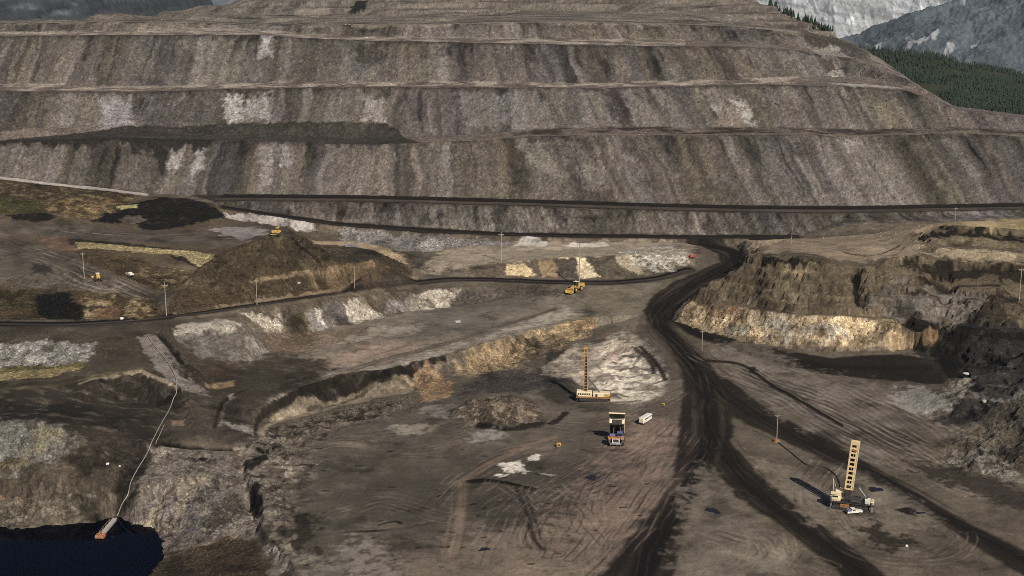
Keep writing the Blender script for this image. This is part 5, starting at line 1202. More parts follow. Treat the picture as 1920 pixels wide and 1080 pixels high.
MB().bar((-6.2, 1.8, 3), (-6.6, 1.8, 10.0), .12).bar((-6.0, 1.8, 6.0), (-4.4, 1.8, 5.8), .1).bar((-6.6, 1.8, 10), (-5.2, 1.8, 5.9), .06).build('hoist_boom', MAST, t)
MB().box(-1.9, -2.5, 1.5, 3.2, .8, 1.3).build('dust_collector', RUST, t)

# ------------------------------------------------------------------ far drill rig
t = thing('drill_rig', 'cream drill rig with a narrow rusty orange mast on pale broken rock', 'drill rig', 1113, 751, -6)
track(t, -5.6, 5.6, -2.0, .8, 1.0); track(t, -5.6, 5.6, 2.0, .8, 1.0)
MB().box(0, 0, 1.95, 15.6, 4.2, .6).box(0, -2.12, 2.0, 15.2, .12, .7, bev=0).build('deck', RUST, t)
hs = MB().box(-4.2, 0, 3.5, 6.8, 3.8, 2.5, bev=.2).box(3.4, 0, 3.3, 7.4, 3.8, 2.1, bev=.2).box(-6.0, 0, 4.9, 3.0, 3.0, .4).build('machinery_house', CREAM, t)
for k in range(6): MB().box(-6.6 + k * .95, -1.93, 3.7, .6, .08, .8, bev=0).build('window', GLASS, hs)
MB().box(1.3, -1.93, 3.2, .9, .08, 1.5, bev=0).build('door', STEEL, hs)
MB().box(5.9, -1.95, 3.2, 2.0, .08, 1.6, bev=0).build('side_panel', YELLOW, hs)
t.scale = (1, 1, .86)
mast = MB(); lattice(mast, 1.5, 1.4, 4.4, 27.5, 13, .26)
mast.box(0, 0, 27.8, 1.9, 1.7, .7).box(-1.4, 0, 22, 1.3, .3, .2, bev=0)
T2_ = Matrix.Translation((-3.6, 0, 0))
mo = mast.xform(T2_).build('mast', AMBER, t)
MB().bar((0, 0, 3.5), (0, 0, 23), .3).box(.2, .3, 14, .7, .2, 18, bev=0).xform(T2_).build('drill_string_and_panel', STEEL, mo)
for y in (-.5, .5): MB().bar((-2.8, y, 12), (2.6, y, 4.4), .13).build('mast_brace', STEEL, t)
for x, y in ((-7.2, -1.9), (-7.2, 1.9), (7.2, -1.9), (7.2, 1.9)): MB().bar((x, y, .05), (x, y, 3.0), .25).build('jack', STEEL, t)

# ------------------------------------------------------------------ haul truck, body raised
t = thing('haul_truck', 'large mining haul truck with its cream dump body raised and orange front deck', 'haul truck', 1156, 830, -8); t.scale = (.92,) * 3
for x in (-2.9, 2.9): wheel(t, x, -3.4, 1.65, 1.15)
for x in (-3.0, -1.75, 1.75, 3.0): wheel(t, x, 3.0, 1.65, 1.05)
MB().box(-1.1, .4, 2.1, .6, 11.0, .9).box(1.1, .4, 2.1, .6, 11.0, .9).box(0, 3.0, 1.7, 4.6, 1.2, 1.1).box(0, -3.4, 1.7, 4.4, .8, .8).box(0, 4.6, 2.5, 3.4, .7, .9).build('frame', BLACK, t)
MB().box(0, -5.5, 1.35, 5.0, .6, .7).box(0, -5.3, .95, 4.2, .4, .3).build('bumper', GREY, t)
g = MB().box(-1.45, -5.35, 2.6, .45, .5, 2.3).box(1.45, -5.35, 2.6, .45, .5, 2.3).box(0, -5.35, 3.6, 3.3, .5, .4).box(0, -5.35, 1.75, 3.3, .5, .35).build('radiator_surround', WHITE, t)
gr = MB().box(0, -5.15, 2.65, 2.5, .3, 1.6, bev=0)
for k in range(7): gr.box(-1.05 + .35 * k, -5.33, 2.65, .06, .06, 1.6, bev=0)
gr.build('grille', STEEL, g)
MB().box(0, -4.2, 2.75, 2.8, 2.0, 1.6).build('engine_hood', BLUE, t)
dk = MB().box(0, -4.2, 3.95, 7.2, 2.9, .3).box(-2.9, -4.9, 3.5, 1.5, .9, .9, bev=.2).box(2.9, -4.9, 3.5, 1.5, .9, .9, bev=.2).build('front_deck', ORANGE, t)
for x in (-2.9, 2.9): MB().box(x, -5.42, 3.5, .6, .1, .35, bev=0).build('headlight', WHITE, t)
rl = MB()
for k in range(8): rl.bar((-3.5 + k, -5.55, 4.1), (-3.5 + k, -5.55, 5.0), .05, seg=5)
rl.bar((-3.5, -5.55, 5.0), (3.5, -5.55, 5.0), .05, seg=5).build('railing', ORANGE, t)
cb = MB().box(1.7, -3.9, 5.15, 2.2, 2.0, 2.1, bev=.15).box(1.7, -3.9, 6.3, 2.5, 2.3, .18).build('cab', BLUE, t)
MB().box(1.7, -4.93, 5.5, 1.9, .08, 1.0, bev=0).build('windscreen', GLASS, cb); MB().box(2.83, -3.9, 5.5, .08, 1.6, 1.0, bev=0).build('window', GLASS, cb)
MB().box(-1.6, -3.7, 4.7, 2.4, 1.7, 1.2, bev=.2).build('air_cleaner', BLUE, t)
for x in (-1, 1): MB().beam((x * 2.2, -5.8, .6), (x * 3.2, -5.8, 3.9), .5, .12).build('ladder', GREY, t)
# dump body about its rear hinge
HINGE = Matrix.Translation((0, 4.7, 2.9)) @ Matrix.Rotation(math.radians(-50), 4, 'X')
db = MB()
db.box(0, -4.0, .25, 6.4, 8.4, .35)
for sx in (-1, 1): db.prism([(-8.2, .1), (.6, .3), (.6, 1.3), (-8.2, 2.6)], sx * 3.2 - .14, sx * 3.2 + .14)
db.box(0, -8.1, 1.5, 6.6, .3, 2.9)
db.box(0, -9.9, 2.95, 7.2, 3.9, .28).box(0, -11.8, 3.05, 7.3, .3, .6)
bo = db.xform(HINGE).build('dump_body', CREAM, t)
rb = MB()
for k in range(7): rb.box(0, -7.6 + k * 1.25, -.1, 6.0, .35, .4, bev=0)
rb.box(-1.3, -4, -.35, .5, 8, .5, bev=0).box(1.3, -4, -.35, .5, 8, .5, bev=0).box(0, -9.9, 2.76, 6.8, 3.6, .08, bev=0).box(0, -4, .04, 6.2, 8.2, .06, bev=0)  # girders, then black sheets: shade under canopy and floor put into the colour
rb.box(0, -8.3, 1.0, 4.4, .1, 1.9, bev=0).box(0, -8.28, 2.4, 6.0, .1, .5, bev=0)  # black panels on the headboard front stand in for its shade
rb.xform(HINGE).build('underside_rib_and_shade', BLACK, bo)
for x in (-1.5, 1.5): MB().bar((x, -.6, 1.8), (x, .9, 6.4), .28).bar((x, .6, 5.5), (x, 1.3, 7.4), .18).build('hoist_cylinder', STEEL, t)

# ------------------------------------------------------------------ white boxy van
t = thing('van', 'boxy cream white van parked right of the raised dump truck', 'van', 1210, 792, -32)
bd = MB().box(0, 0, 1.85, 2.5, 8.0, 2.3, bev=.22).box(0, 0, .8, 2.3, 7.6, .4).build('body', WHITE, t)
for k in range(6):
    for sx in (-1, 1): MB().box(sx * 1.26, -2.6 + k * 1.1, 2.3, .04, .75, .6, bev=0).build('window', GLASS, bd)
MB().box(0, -4.02, 1.9, 1.9, .06, 1.7, bev=0).build('rear_door', CREAM, bd)
MB().box(0, 4.02, 2.3, 2.1, .06, .8, bev=0).build('windscreen', GLASS, bd)
for x in (-1.05, 1.05):
    for y in (-2.5, 2.6): wheel(t, x, y, .5, .32, GREY, 14)

# ------------------------------------------------------------------ wheel loader
def loader(u, v, rz, label):
    t = thing('wheel_loader', label, 'wheel loader', u, v, rz)
    for x in (-1.7, 1.7):
        for y in (-2.6, 2.6): wheel(t, x, y, 1.35, 1.0, YELLOW, 18)
    MB().prism([(.6, 1.4), (6.2, 1.4), (6.5, 2.0), (6.4, 3.6), (3.2, 4.0), (.6, 3.6)], -1.35, 1.35).build('engine_hood', YELLOW, t)
    MB().box(0, -2.4, 1.9, 1.6, 3.6, 1.2).box(0, -.3, 1.8, 1.2, 1.6, .8).build('front_frame', YELLOW, t)
    cb = MB().box(0, .1, 4.2, 1.9, 1.9, 2.2, bev=.15).build('cab', STEEL, t)
    MB().box(0, .1, 5.4, 2.3, 2.3, .22).build('roof', WHITE, cb); MB().box(0, -.87, 4.5, 1.6, .06, 1.2, bev=0).build('window', GLASS, cb); MB().box(.97, .1, 4.5, .06, 1.5, 1.2, bev=0).build('window', GLASS, cb)
    for x in (-.8, .8): MB().beam((x, -1.2, 3.2), (x, -5.6, 1.5), .35, .6).build('lift_arm', YELLOW, t)
    MB().prism([(-5.4, .3), (-7.6, .15), (-7.6, .35), (-6.2, .7), (-5.7, 1.4), (-5.9, 2.4), (-5.5, 2.5), (-5.2, 1.3)], -2.1, 2.1).box(-2.1, -6.2, 1.0, .12, 1.8, 1.2, bev=0).box(2.1, -6.2, 1.0, .12, 1.8, 1.2, bev=0).build('bucket', YELLOW, t)
    MB().bar((.8, 4.2, 3.9), (.8, 4.2, 5.0), .12).build('exhaust_pipe', STEEL, t)
    return t
loader(1080, 546, -38, 'yellow wheel loader by the cross road at the edge of the grey bench')

# ------------------------------------------------------------------ bulldozers
def dozer(u, v, rz, label, blade=STEEL, roof=YELLOW):
    t = thing('bulldozer', label, 'bulldozer', u, v, rz)
    track(t, -2.0, 2.0, -1.35, .6, .7); track(t, -2.0, 2.0, 1.35, .6, .7)
    MB().box(-1.2, 0, 1.9, 2.6, 1.5, 1.3, bev=.15).box(.9, 0, 1.5, 2.0, 1.9, .9).box(1.9, 0, 2.0, .9, 1.9, .9).build('engine_hood', YELLOW, t)
    cb = MB().box(.7, 0, 2.9, 1.6, 1.6, 1.7, bev=.1).build('cab', YELLOW, t)
    MB().box(.7, 0, 3.85, 2.0, 2.0, .18).build('roof', roof, cb); MB().box(.7, -.82, 3.1, 1.2, .06, .9, bev=0).build('window', GLASS, cb); MB().box(-.12, 0, 3.1, .06, 1.2, .9, bev=0).build('window', GLASS, cb)
    bl = MB().prism([(-.1, .1), (.25, .1), (.05, .8), (.25, 1.6), (-.1, 1.6), (-.25, .8)], -2.2, 2.2)
    bl.xform(Matrix.Translation((-3.4, 0, 0)) @ Matrix.Rotation(math.radians(90), 4, 'Z')).build('blade', blade, t)
    for y in (-1.9, 1.9): MB().beam((-3.3, y, .7), (0, y, .8), .2, .3).build('push_arm', YELLOW, t)
    MB().prism([(-.2, .5), (.2, .5), (.1, 1.9), (-.2, 1.9)], -.25, .25).xform(Matrix.Translation((3.1, 0, 0))).build('ripper', STEEL, t)
    MB().bar((-1.0, .4, 2.5), (-1.0, .4, 3.6), .09).build('exhaust_pipe', STEEL, t)
    return t
dozer(518, 438, 12, 'small yellow bulldozer with a dark blade on top of the brown spoil hill', BLACK)
dozer(183, 525, -60, 'yellow bulldozer with a white roof on the grey platform below the grass bank', YELLOW, WHITE)

# ------------------------------------------------------------------ pickups
def pickup(u, v, rz, label, body=WHITE, bed=WHITE):
    t = thing('pickup_truck', label, 'pickup truck', u, v, rz)
    b = MB().prism([(-2.9, .55), (2.9, .55), (2.9, 1.25), (1.0, 1.3), (.8, 1.3), (.35, 2.0), (-1.1, 2.0), (-1.25, 1.3), (-2.9, 1.2)], -1.0, 1.0).build('body', body, t)
    MB().box(0, .62, 1.65, 1.7, .1, .5, rot=Matrix.Rotation(math.radians(32), 3, 'X'), bev=0).build('windscreen', GLASS, b)
    for x in (-1.01, 1.01): MB().box(x, -.4, 1.65, .03, 1.1, .45, bev=0).build('window', GLASS, b)
    MB().box(0, -2.05, 1.45, 2.0, 1.6, .5, bev=.05).build('cargo_box', bed, b)
    for y in (2.95, -2.95): MB().box(0, y, .75, 2.0, .15, .32).build('bumper', STEEL, t)
    for x in (-.9, .9):
        for y in (-1.8, 1.9): wheel(t, x, y, .42, .28, GREY, 14)
    return t
pickup(1601, 962, -78, 'white pickup truck with a blue load box in front of the tan drill rig', WHITE, BLUE)
pickup(243, 517, 40, 'white pickup truck on the grey platform at the foot of the grass bank')

# ------------------------------------------------------------------ small plant
t = thing('fuel_tank', 'small red fuel tank on skids where pale rubble meets the dark road bend', 'fuel tank', 1297, 485, 20)
MB().bar((-1.5, 0, 1.3), (1.5, 0, 1.3), .95, seg=16).box(0, 0, 2.2, .5, .5, .5).build('tank', RED, t, True); MB().box(0, -.8, .25, 3.2, .25, .5).build('skid', STEEL, t); MB().box(0, .8, .25, 3.2, .25, .5).build('skid', STEEL, t)
def crate(u, v, rz, label, s):
    t = thing('generator', label, 'generator', u, v, rz)
    b = MB().box(0, 0, .75 * s, 1.5 * s, 1.2 * s, 1.1 * s, bev=.1 * s).build('housing', YELLOW, t)
    MB().box(0, -.61 * s, .8 * s, .9 * s, .05, .6 * s, bev=0).build('vent', STEEL, b); MB().box(0, 0, .1 * s, 1.6 * s, 1.0 * s, .2 * s).build('skid', STEEL, t)
    MB().bar((.4 * s, .2 * s, 1.2 * s), (.4 * s, .2 * s, 1.8 * s), .07 * s).build('exhaust_pipe', STEEL, t)
crate(1047, 838, 15, 'small yellow generator alone on the pit floor left of the raised truck', 1.25)
crate(1244, 760, -20, 'tiny yellow generator at the right edge of the white broken rock', .75)

# ------------------------------------------------------------------ power poles
def make_pole():
    t = bpy.data.objects.new('power_pole', None); COL.objects.link(t)
    MB().bar((0, 0, -1), (0, 0, 15), .24, .15, 10).build('mast', WOOD, t)
    ca = MB().box(0, 0, 13.9, 2.8, .16, .2, bev=0).beam((-1.0, 0, 13.85), (0, 0, 12.9), .09).beam((1.0, 0, 13.85), (0, 0, 12.9), .09).build('crossarm', WOOD, t)
    for x in (-1.25, 0, 1.25): MB().bar((x, 0, 13.95 if x else 15), (x, 0, 14.4 if x else 15.4), .09, .06).build('insulator', GREY, ca)
    return t
POLES = [(940, 435, 489, 0, 'slim power pole standing alone on the tan plateau below the lower haul road'), (158, 472, 521, 5, 'power pole left of the yellow bulldozer with the white roof'), (312, 530, 592, 10, 'power pole at the foot of the brown spoil hill beside its left end'),
    (665, 497, 541, -5, 'power pole beside the cross road at the right foot of the spoil hill'), (482, 522, 572, 0, 'power pole midway along the foot of the brown spoil hill'), (1086, 458, 536, 8, 'tall power pole right behind the yellow wheel loader'),
    (1484, 425, 456, -8, 'power pole on the plateau above the dark undercut crest at right'), (1790, 388, 421, 0, 'power pole on the grassy crest at far right below the upper haul road'), (1456, 775, 829, 4, 'power pole on the pit floor with the black cable to the near drill rig'),
    (1316, 618, 658, 0, 'short power pole between the dark side road and the main haul road'), (1911, 500, 560, 0, 'dark power pole before the right cliff at the edge of the view')]
pp = make_pole()
for k, (u, vt, vb, rz, lab) in enumerate(POLES):
    o = pp if k == 0 else copy_tree(pp)
    x, y = hit(u, vb); z = ground_z(x, y)
    d = ray(u, vt); hgt = CAMH + d[2] / d[1] * y - z
    s = hgt / 15.2; o.location = (x, y, z); o.scale = (max(.8, s),) * 2 + (s,); o.rotation_euler = (0, 0, math.radians(rz))
    tag(o, lab, 'power pole', 'power poles round the pit')
# tyre with stones that steadies the pole on the pit floor
t = thing('pole_base', 'rusty round footing full of dirt at the foot of the pit floor power pole', 'footing', 1456, 829)
bm_ = MB().bar((0, 0, -.2), (0, 0, .9), 1.5, 1.2, 14).build('drum', RUST, t)

# ------------------------------------------------------------------ pipeline, cable, pump raft
def tube(name, P, r, mat, parent=None, lift=.0, seg=8, wob=0):
    Q = smooth_path([hit(u, v) for u, v in P], 8); pts = []
    for x, y in Q: pts.append(Vector((x, y, ground_z(x, y) + r * .8 + lift)))
    for _ in range(6):
        for i in range(1, len(pts) - 1): pts[i].z = max((pts[i - 1].z + pts[i].z * 2 + pts[i + 1].z) / 4, ground_z(pts[i].x, pts[i].y) + r * .6 + lift)
    bm = bmesh.new(); rings = []
    for i, p in enumerate(pts):
        d = (pts[min(i + 1, len(pts) - 1)] - pts[max(i - 1, 0)]).normalized(); s = d.cross(Vector((0, 0, 1))).normalized(); n = s.cross(d)
        rings.append([bm.verts.new(p + (s * math.cos(2 * math.pi * k / seg) + n * math.sin(2 * math.pi * k / seg)) * r) for k in range(seg)])
    for A, B in zip(rings[:-1], rings[1:]):
        for k in range(seg): bm.faces.new((A[k], A[(k + 1) % seg], B[(k + 1) % seg], B[k]))
    bm.faces.new(rings[0][::-1]); bm.faces.new(rings[-1])
    me = bpy.data.meshes.new(name); bm.to_mesh(me); bm.free(); me.materials.append(mat); me.polygons.foreach_set('use_smooth', np.ones(len(me.polygons), bool))
    o = bpy.data.objects.new(name, me); COL.objects.link(o); o.parent = parent; return o
tag(tube('pipeline', [(276, 630), (292, 652), (316, 682), (329, 708), (331, 735), (322, 760), (300, 800), (283, 835), (262, 875), (246, 905), (240, 925), (226, 950), (219, 966)], .17, PIPE, lift=.3), 'long pale pipe curving down the ramp to the dark pond', 'pipe')
tag(tube('pipe', [(308, 796), (300, 815), (292, 832)], .14, PIPE, lift=.2), 'short spare length of pale pipe lying beside the long pipe', 'pipe')
tag(tube('power_cable', [(1456, 829), (1478, 846), (1512, 872), (1530, 874), (1552, 879), (1572, 900), (1578, 935)], .24, BLACK), 'black power cable lying across the floor to the tan drill rig', 'cable')
a = pE(216, 972, PONDZ + 1); b = pE(189, 1004, PONDZ + 1)
t = thing('pump_raft', 'narrow grey walkway raft with an orange pump float at its end on the pond', 'raft', loc=(b[0], b[1], PONDZ + .4))
dx, dy = a[0] - b[0], a[1] - b[1]; Lr = math.hypot(dx, dy); t.rotation_euler = (0, 0, math.atan2(dy, dx))
pw = MB().box(Lr / 2, 0, .75, Lr, 1.7, .18, bev=0)
for k in range(int(Lr / .5)): pw.box(.25 + k * .5, 0, .87, .4, 1.6, .07, bev=0)
pw.build('walkway', PLANK, t)
for y in (-.6, .6): MB().bar((1.5, y, .3), (Lr - 1, y, .3), .4).build('pontoon', GREY, t)
for x in (-1.2, .4): MB().bar((x, -1.6, .5), (x, 1.6, .5), .75, seg=14).build('float', FLOAT, t)
MB().box(-.5, 0, 1.6, 1.5, 1.2, 1.0, bev=.15).bar((-.5, 0, 1.9), (2.5, .5, 1.3), .22).build('pump', RUST, t)
rl = MB()
for k in range(int(Lr / 1.6)): rl.bar((1 + k * 1.6, .8, .8), (1 + k * 1.6, .8, 1.9), .05, seg=5)
rl.bar((.5, .8, 1.9), (Lr, .8, 1.9), .05, seg=5).build('railing', GREY, t)

# ------------------------------------------------------------------ boulders and slabs that can be told apart
def boulder(u, v, s, label, mat=STONE, seed=0, flat=1.0):
    r = np.random.default_rng(seed); bm = bmesh.new(); bmesh.ops.create_icosphere(bm, subdivisions=2, radius=1)
    for v_ in bm.verts:
        p = v_.co; k = 1 + .25 * math.sin(p.x * 4 + seed) * math.cos(p.y * 3.7 + seed * 2) + r.uniform(-.12, .12)
        v_.co = Vector((p.x * k * 1.2, p.y * k, max(-.5, min(.75, p.z * k)) * flat)) * s
    me = bpy.data.meshes.new('boulder'); bm.to_mesh(me); bm.free(); me.materials.append(mat)
    o = bpy.data.objects.new('boulder', me); COL.objects.link(o); x, y = hit(u, v); o.location = (x, y, ground_z(x, y) + .2 * s * flat); o.rotation_euler = (0, 0, seed * 1.3)
    return tag(o, label, 'boulder', 'loose boulders')
PB = paint('white_stone', (.66, .62, .56), .9, dirt=.1); DB = paint('dark_stone', (.04, .036, .032), .95)
boulder(202, 872, .6, 'white boulder on the dark slope above the pond, larger of the pair', PB, 1); boulder(224, 875, .42, 'white boulder on the dark slope above the pond, smaller of the pair', PB, 2)
boulder(1846, 752, 1.0, 'pale boulder on the coal heap at far right', STONE, 3); boulder(1812, 699, 1.2, 'pale slab on the brown tip beside the coal pit', PB, 4, .5)
boulder(858, 604, 1.6, 'flat tan boulder alone on the grey middle bench', STONE, 5, .5);
boulder(1810, 873, 1.0, 'dark boulder in the pale rubble right of the near drill rig', DB, 7); boulder(1700, 1024, .5, 'white stone by the damp patch in front of the near drill rig', PB, 8)
boulder(228, 598, .9, 'pale boulder at the foot of the tufted bank beside the cross road', PB, 9); boulder(560, 528, .8, 'pale boulder on the brown spoil hill slope', STONE, 10)

# ------------------------------------------------------------------ puddles
def puddle(u, v, rx, ry, rot=0, seed=0, mat=None):
    x0, y0 = hit(u, v); r = np.random.default_rng(seed); n = 26; zs = []; P = []
    ph = r.uniform(0, 6, 3)
    for k in range(n):
        a = 2 * math.pi * k / n; q = 1 + .25 * math.sin(2 * a + ph[0]) + .18 * math.sin(3 * a + ph[1]) + .12 * math.sin(7 * a + ph[2])
        x, y = rx * q * math.cos(a), ry * q * math.sin(a); x, y = x * math.cos(rot) - y * math.sin(rot), x * math.sin(rot) + y * math.cos(rot)
        P.append((x0 + x, y0 + y)); zs.append(ground_z(x0 + x, y0 + y))
    bm = bmesh.new(); c0 = bm.verts.new((x0, y0, ground_z(x0, y0) + .12)); prev = None; R = []
    for f in (.33, .66, 1.0): R.append([bm.verts.new((x0 + (x - x0) * f, y0 + (y - y0) * f, ground_z(x0 + (x - x0) * f, y0 + (y - y0) * f) + (.12 if f < 1 else .03))) for x, y in P])
    for k in range(n): bm.faces.new((c0, R[0][k], R[0][(k + 1) % n]))
    for A, B in zip(R[:-1], R[1:]):
        for k in range(n): bm.faces.new((A[k], B[k], B[(k + 1) % n], A[(k + 1) % n]))
    me = bpy.data.meshes.new('puddle'); bm.to_mesh(me); bm.free(); me.materials.append(mat or M_PUD); me.polygons.foreach_set('use_smooth', np.ones(len(me.polygons), bool))
    o = bpy.data.objects.new('puddle', me); COL.objects.link(o); o['kind'] = 'structure'
M_PUD, nt, bs = newmat('puddle_water'); bs.inputs['Base Color'].default_value = (.012, .013, .018, 1); bs.inputs['Roughness'].default_value = .4; bs.inputs['Specular IOR Level'].default_value = .2
puddle(1337, 957, 1.9, 3.0, .3, 1); puddle(1641, 918, 2.2, 2.6, 0, 2); puddle(1725, 962, 1.7, 1.1, 0, 3); puddle(908, 1030, 2.2, 1.1, .3, 4); puddle(1108, 895, 2.6, 2.0, 0, 5)
# ------------------------------------------------------------------ loose rubble on the tips and scarps (nobody could count it)
def rubble(n=52000):
    r = np.random.default_rng(11)
    rr = r.integers(2, NR - 2, n * 9); cc = r.integers(2, NC - 2, n * 9)
    y = GY[rr, cc]; ok = (np.abs(GX[rr, cc] / y) < .46) & (y > 440) & (y < 1300)
    wgt = (GRAIN[rr, cc] + .12 * (y < 700)) * (.25 + 1.2 * np.clip(SLOPE[rr, cc], 0, 1)) * (1 - ROAD[rr, cc])
    ok &= r.uniform(0, 1.4, len(rr)) < wgt
    rr, cc = rr[ok][:n], cc[ok][:n]; n = len(rr)
    P = np.stack([GX[rr, cc], GY[rr, cc], GZ[rr, cc]], -1) + r.uniform(-.4, .4, (n, 3)) * np.array([1, 1, 0])
    s = (.22 + .5 * r.random(n) ** 4) * np.clip(P[:, 1] / 750, .55, 1.6)
    s = np.minimum(s, 1.1)
    cube = np.array([(-1, -1, -1), (1, -1, -1), (1, 1, -1), (-1, 1, -1), (-.7, -.7, .7), (.7, -.7, .7), (.7, .7, .7), (-.7, .7, .7)])
    V = cube[None] * (1 + r.uniform(-.35, .35, (n, 8, 3))); a = r.uniform(0, 6.28, n); ca, sa = np.cos(a)[:, None], np.sin(a)[:, None]
    V = np.stack([V[..., 0] * ca - V[..., 1] * sa, V[..., 0] * sa + V[..., 1] * ca, V[..., 2] * .8], -1) * s[:, None, None] * .55 + P[:, None]
    q = np.array([(0, 3, 2, 1), (4, 5, 6, 7), (0, 1, 5, 4), (1, 2, 6, 5), (2, 3, 7, 6), (3, 0, 4, 7)])
    Q = (q[None] + (np.arange(n) * 8)[:, None, None]).reshape(-1, 4)
    me = bpy.data.meshes.new('rubble'); me.vertices.add(n * 8); me.vertices.foreach_set('co', V.astype(np.float32).ravel())
    me.loops.add(Q.size); me.loops.foreach_set('vertex_index', Q.astype(np.int32).ravel()); me.polygons.add(len(Q)); me.polygons.foreach_set('loop_start', np.arange(0, Q.size, 4, dtype=np.int32)); me.update(calc_edges=True)
    base = ALB[rr, cc]; k = r.choice([.6, .9, 1.25, 1.7], n, p=[.25, .35, .28, .12])[:, None]
    C = np.ones((n, 8, 4), np.float32); C[..., :3] = np.clip(base * k, .01, .62)[:, None]
    at = me.attributes.new('soil', 'FLOAT_COLOR', 'POINT'); at.data.foreach_set('color', C.ravel())
    m, nt, bs = newmat('loose_stone'); an = node(nt, 'ShaderNodeAttribute', attribute_name='soil'); nt.links.new(an.outputs['Color'], bs.inputs['Base Color']); bs.inputs['Roughness'].default_value = .95
    me.materials.append(m); o = bpy.data.objects.new('rubble', me); COL.objects.link(o); tag(o, 'loose broken rock lying over the tipped slopes and scarps', 'rubble', kind='stuff')
rubble()
# ------------------------------------------------------------------ conifers
def leaf_mat(name, col):
    m, nt, bs = newmat(name); oi = node(nt, 'ShaderNodeObjectInfo'); geo = node(nt, 'ShaderNodeNewGeometry')
    nz = node(nt, 'ShaderNodeTexNoise', i_Scale=.35, i_Detail=3.0); nt.links.new(geo.outputs['Position'], nz.inputs['Vector'])
    rp = node(nt, 'ShaderNodeValToRGB'); rp.color_ramp.elements[0].color = tuple(x * .55 for x in col) + (1,); rp.color_ramp.elements[1].color = tuple(x * 1.5 for x in col) + (1,)
    rp.color_ramp.elements[0].position = .3; rp.color_ramp.elements[1].position = .7
    nt.links.new(nz.outputs['Fac'], rp.inputs[0]); nt.links.new(rp.outputs[0], bs.inputs['Base Color']); bs.inputs['Roughness'].default_value = .9; return m
M_LEAF = leaf_mat('conifer_needles', (.015, .028, .014)); M_BARK = paint('bark', (.09, .07, .05), .95)
def conifer_geo(r, h, tiers=7, seg=9):
    """verts, faces of one ragged crown: drooping whorls of branch wedges"""
    V = []; Fc = []
    for k in range(tiers):
        f = k / tiers; zb = h * (.10 + .82 * f); R = h * .20 * (1 - f) ** .85 * r.uniform(.8, 1.2) + .15
        zt = min(h, zb + h * .22); i0 = len(V); V.append((0, 0, zt))
        for j in range(seg):
            a = 2 * math.pi * (j + r.uniform(-.3, .3)) / seg; q = R * r.uniform(.55, 1.25)
            V.append((q * math.cos(a), q * math.sin(a), zb - h * .05 * r.uniform(.2, 1.2)))
        for j in range(seg):
            if r.random() < .9: Fc.append((i0, i0 + 1 + j, i0 + 1 + (j + 1) % seg))
    return V, Fc
PROTO = []
for k in range(6):
    r = random.Random(k); V, Fc = conifer_geo(r, 12.0)
    me = bpy.data.meshes.new('crown'); me.from_pydata(V, [], Fc); me.materials.append(M_LEAF)
    tk = MB().bar((0, 0, -1), (0, 0, 9), .28, .05, 6); tko = tk.build('trunk', M_BARK); tm = tko.data; bpy.data.objects.remove(tko)
    PROTO.append((me, tm))
def far_ground(x, y): return ground_z(x, y)
sites = []
r = np.random.default_rng(21)
# along the back edge of the dump, upper right
EDGE = [(1442, -8), (1462, 4), (1490, 22), (1530, 42), (1562, 56), (1600, 78), (1640, 100)]
for k in range(150):
    f = r.random() ** .9; u = 1440 + f * 120; v = np.interp(u, [p[0] for p in EDGE], [p[1] for p in EDGE])
    D = np.interp(u, [1440, 1500, 1560, 1610], [1345, 1300, 1250, 1205]) + r.uniform(-10, 16)
    p = pD(u + r.uniform(-3, 3), v, D); sites.append((p[0], p[1], r.uniform(.3, .62), 0))
n1 = len(sites)
cand = []
for _ in range(90000):
    a = r.uniform(.20, .60); y = r.uniform(1720, 3000); x = a * y
    cand.append((x, y))
cand = np.array(cand)
den = fbm(cand[:, 0], cand[:, 1], 160, 4, .6, seed=30)
den2 = fbm(cand[:, 0], cand[:, 1], 45, 3, .6, seed=31); cand = cand[(den > -.16) & (den2 > -.34)]
sites2 = [(x, y, r.uniform(.7, 1.35)) for x, y in cand]
# nearest in view singly, the rest as one wood
def uv_of(x, y): return project(x, y, ground_z(x, y))
vis = []; rest = []
for s in sites2:
    u, v = uv_of(s[0], s[1])
    (vis if (1600 < u < 1935 and 60 < v < 230) else rest).append(s)
vis = vis[:9000]; vis.sort(key=lambda s: s[1]); solo = vis[:240]; rest = vis[240:] + rest[:9000]
def tree(x, y, s, k, label, group):
    t = bpy.data.objects.new('conifer', None); COL.objects.link(t); t.location = (x, y, ground_z(x, y) - .2); t.scale = (s, s, s * 1.05); t.rotation_euler = (0, 0, k * 1.7)
    cm, tm = PROTO[k % 6]
    a = bpy.data.objects.new('crown', cm); COL.objects.link(a); a.parent = t
    b = bpy.data.objects.new('trunk', tm); COL.objects.link(b); b.parent = t
    tag(t, label, 'tree', group)
for k, (x, y, s, _) in enumerate(sites): tree(x, y, s, k, 'dark conifer on the back edge of the terraced slope at upper right', 'conifers along the edge of the terraced slope')
for k, (x, y, s) in enumerate(solo): tree(x, y, s * .72, k, 'dark green conifer at the near side of the wooded hill at right', 'conifers of the wooded hill')
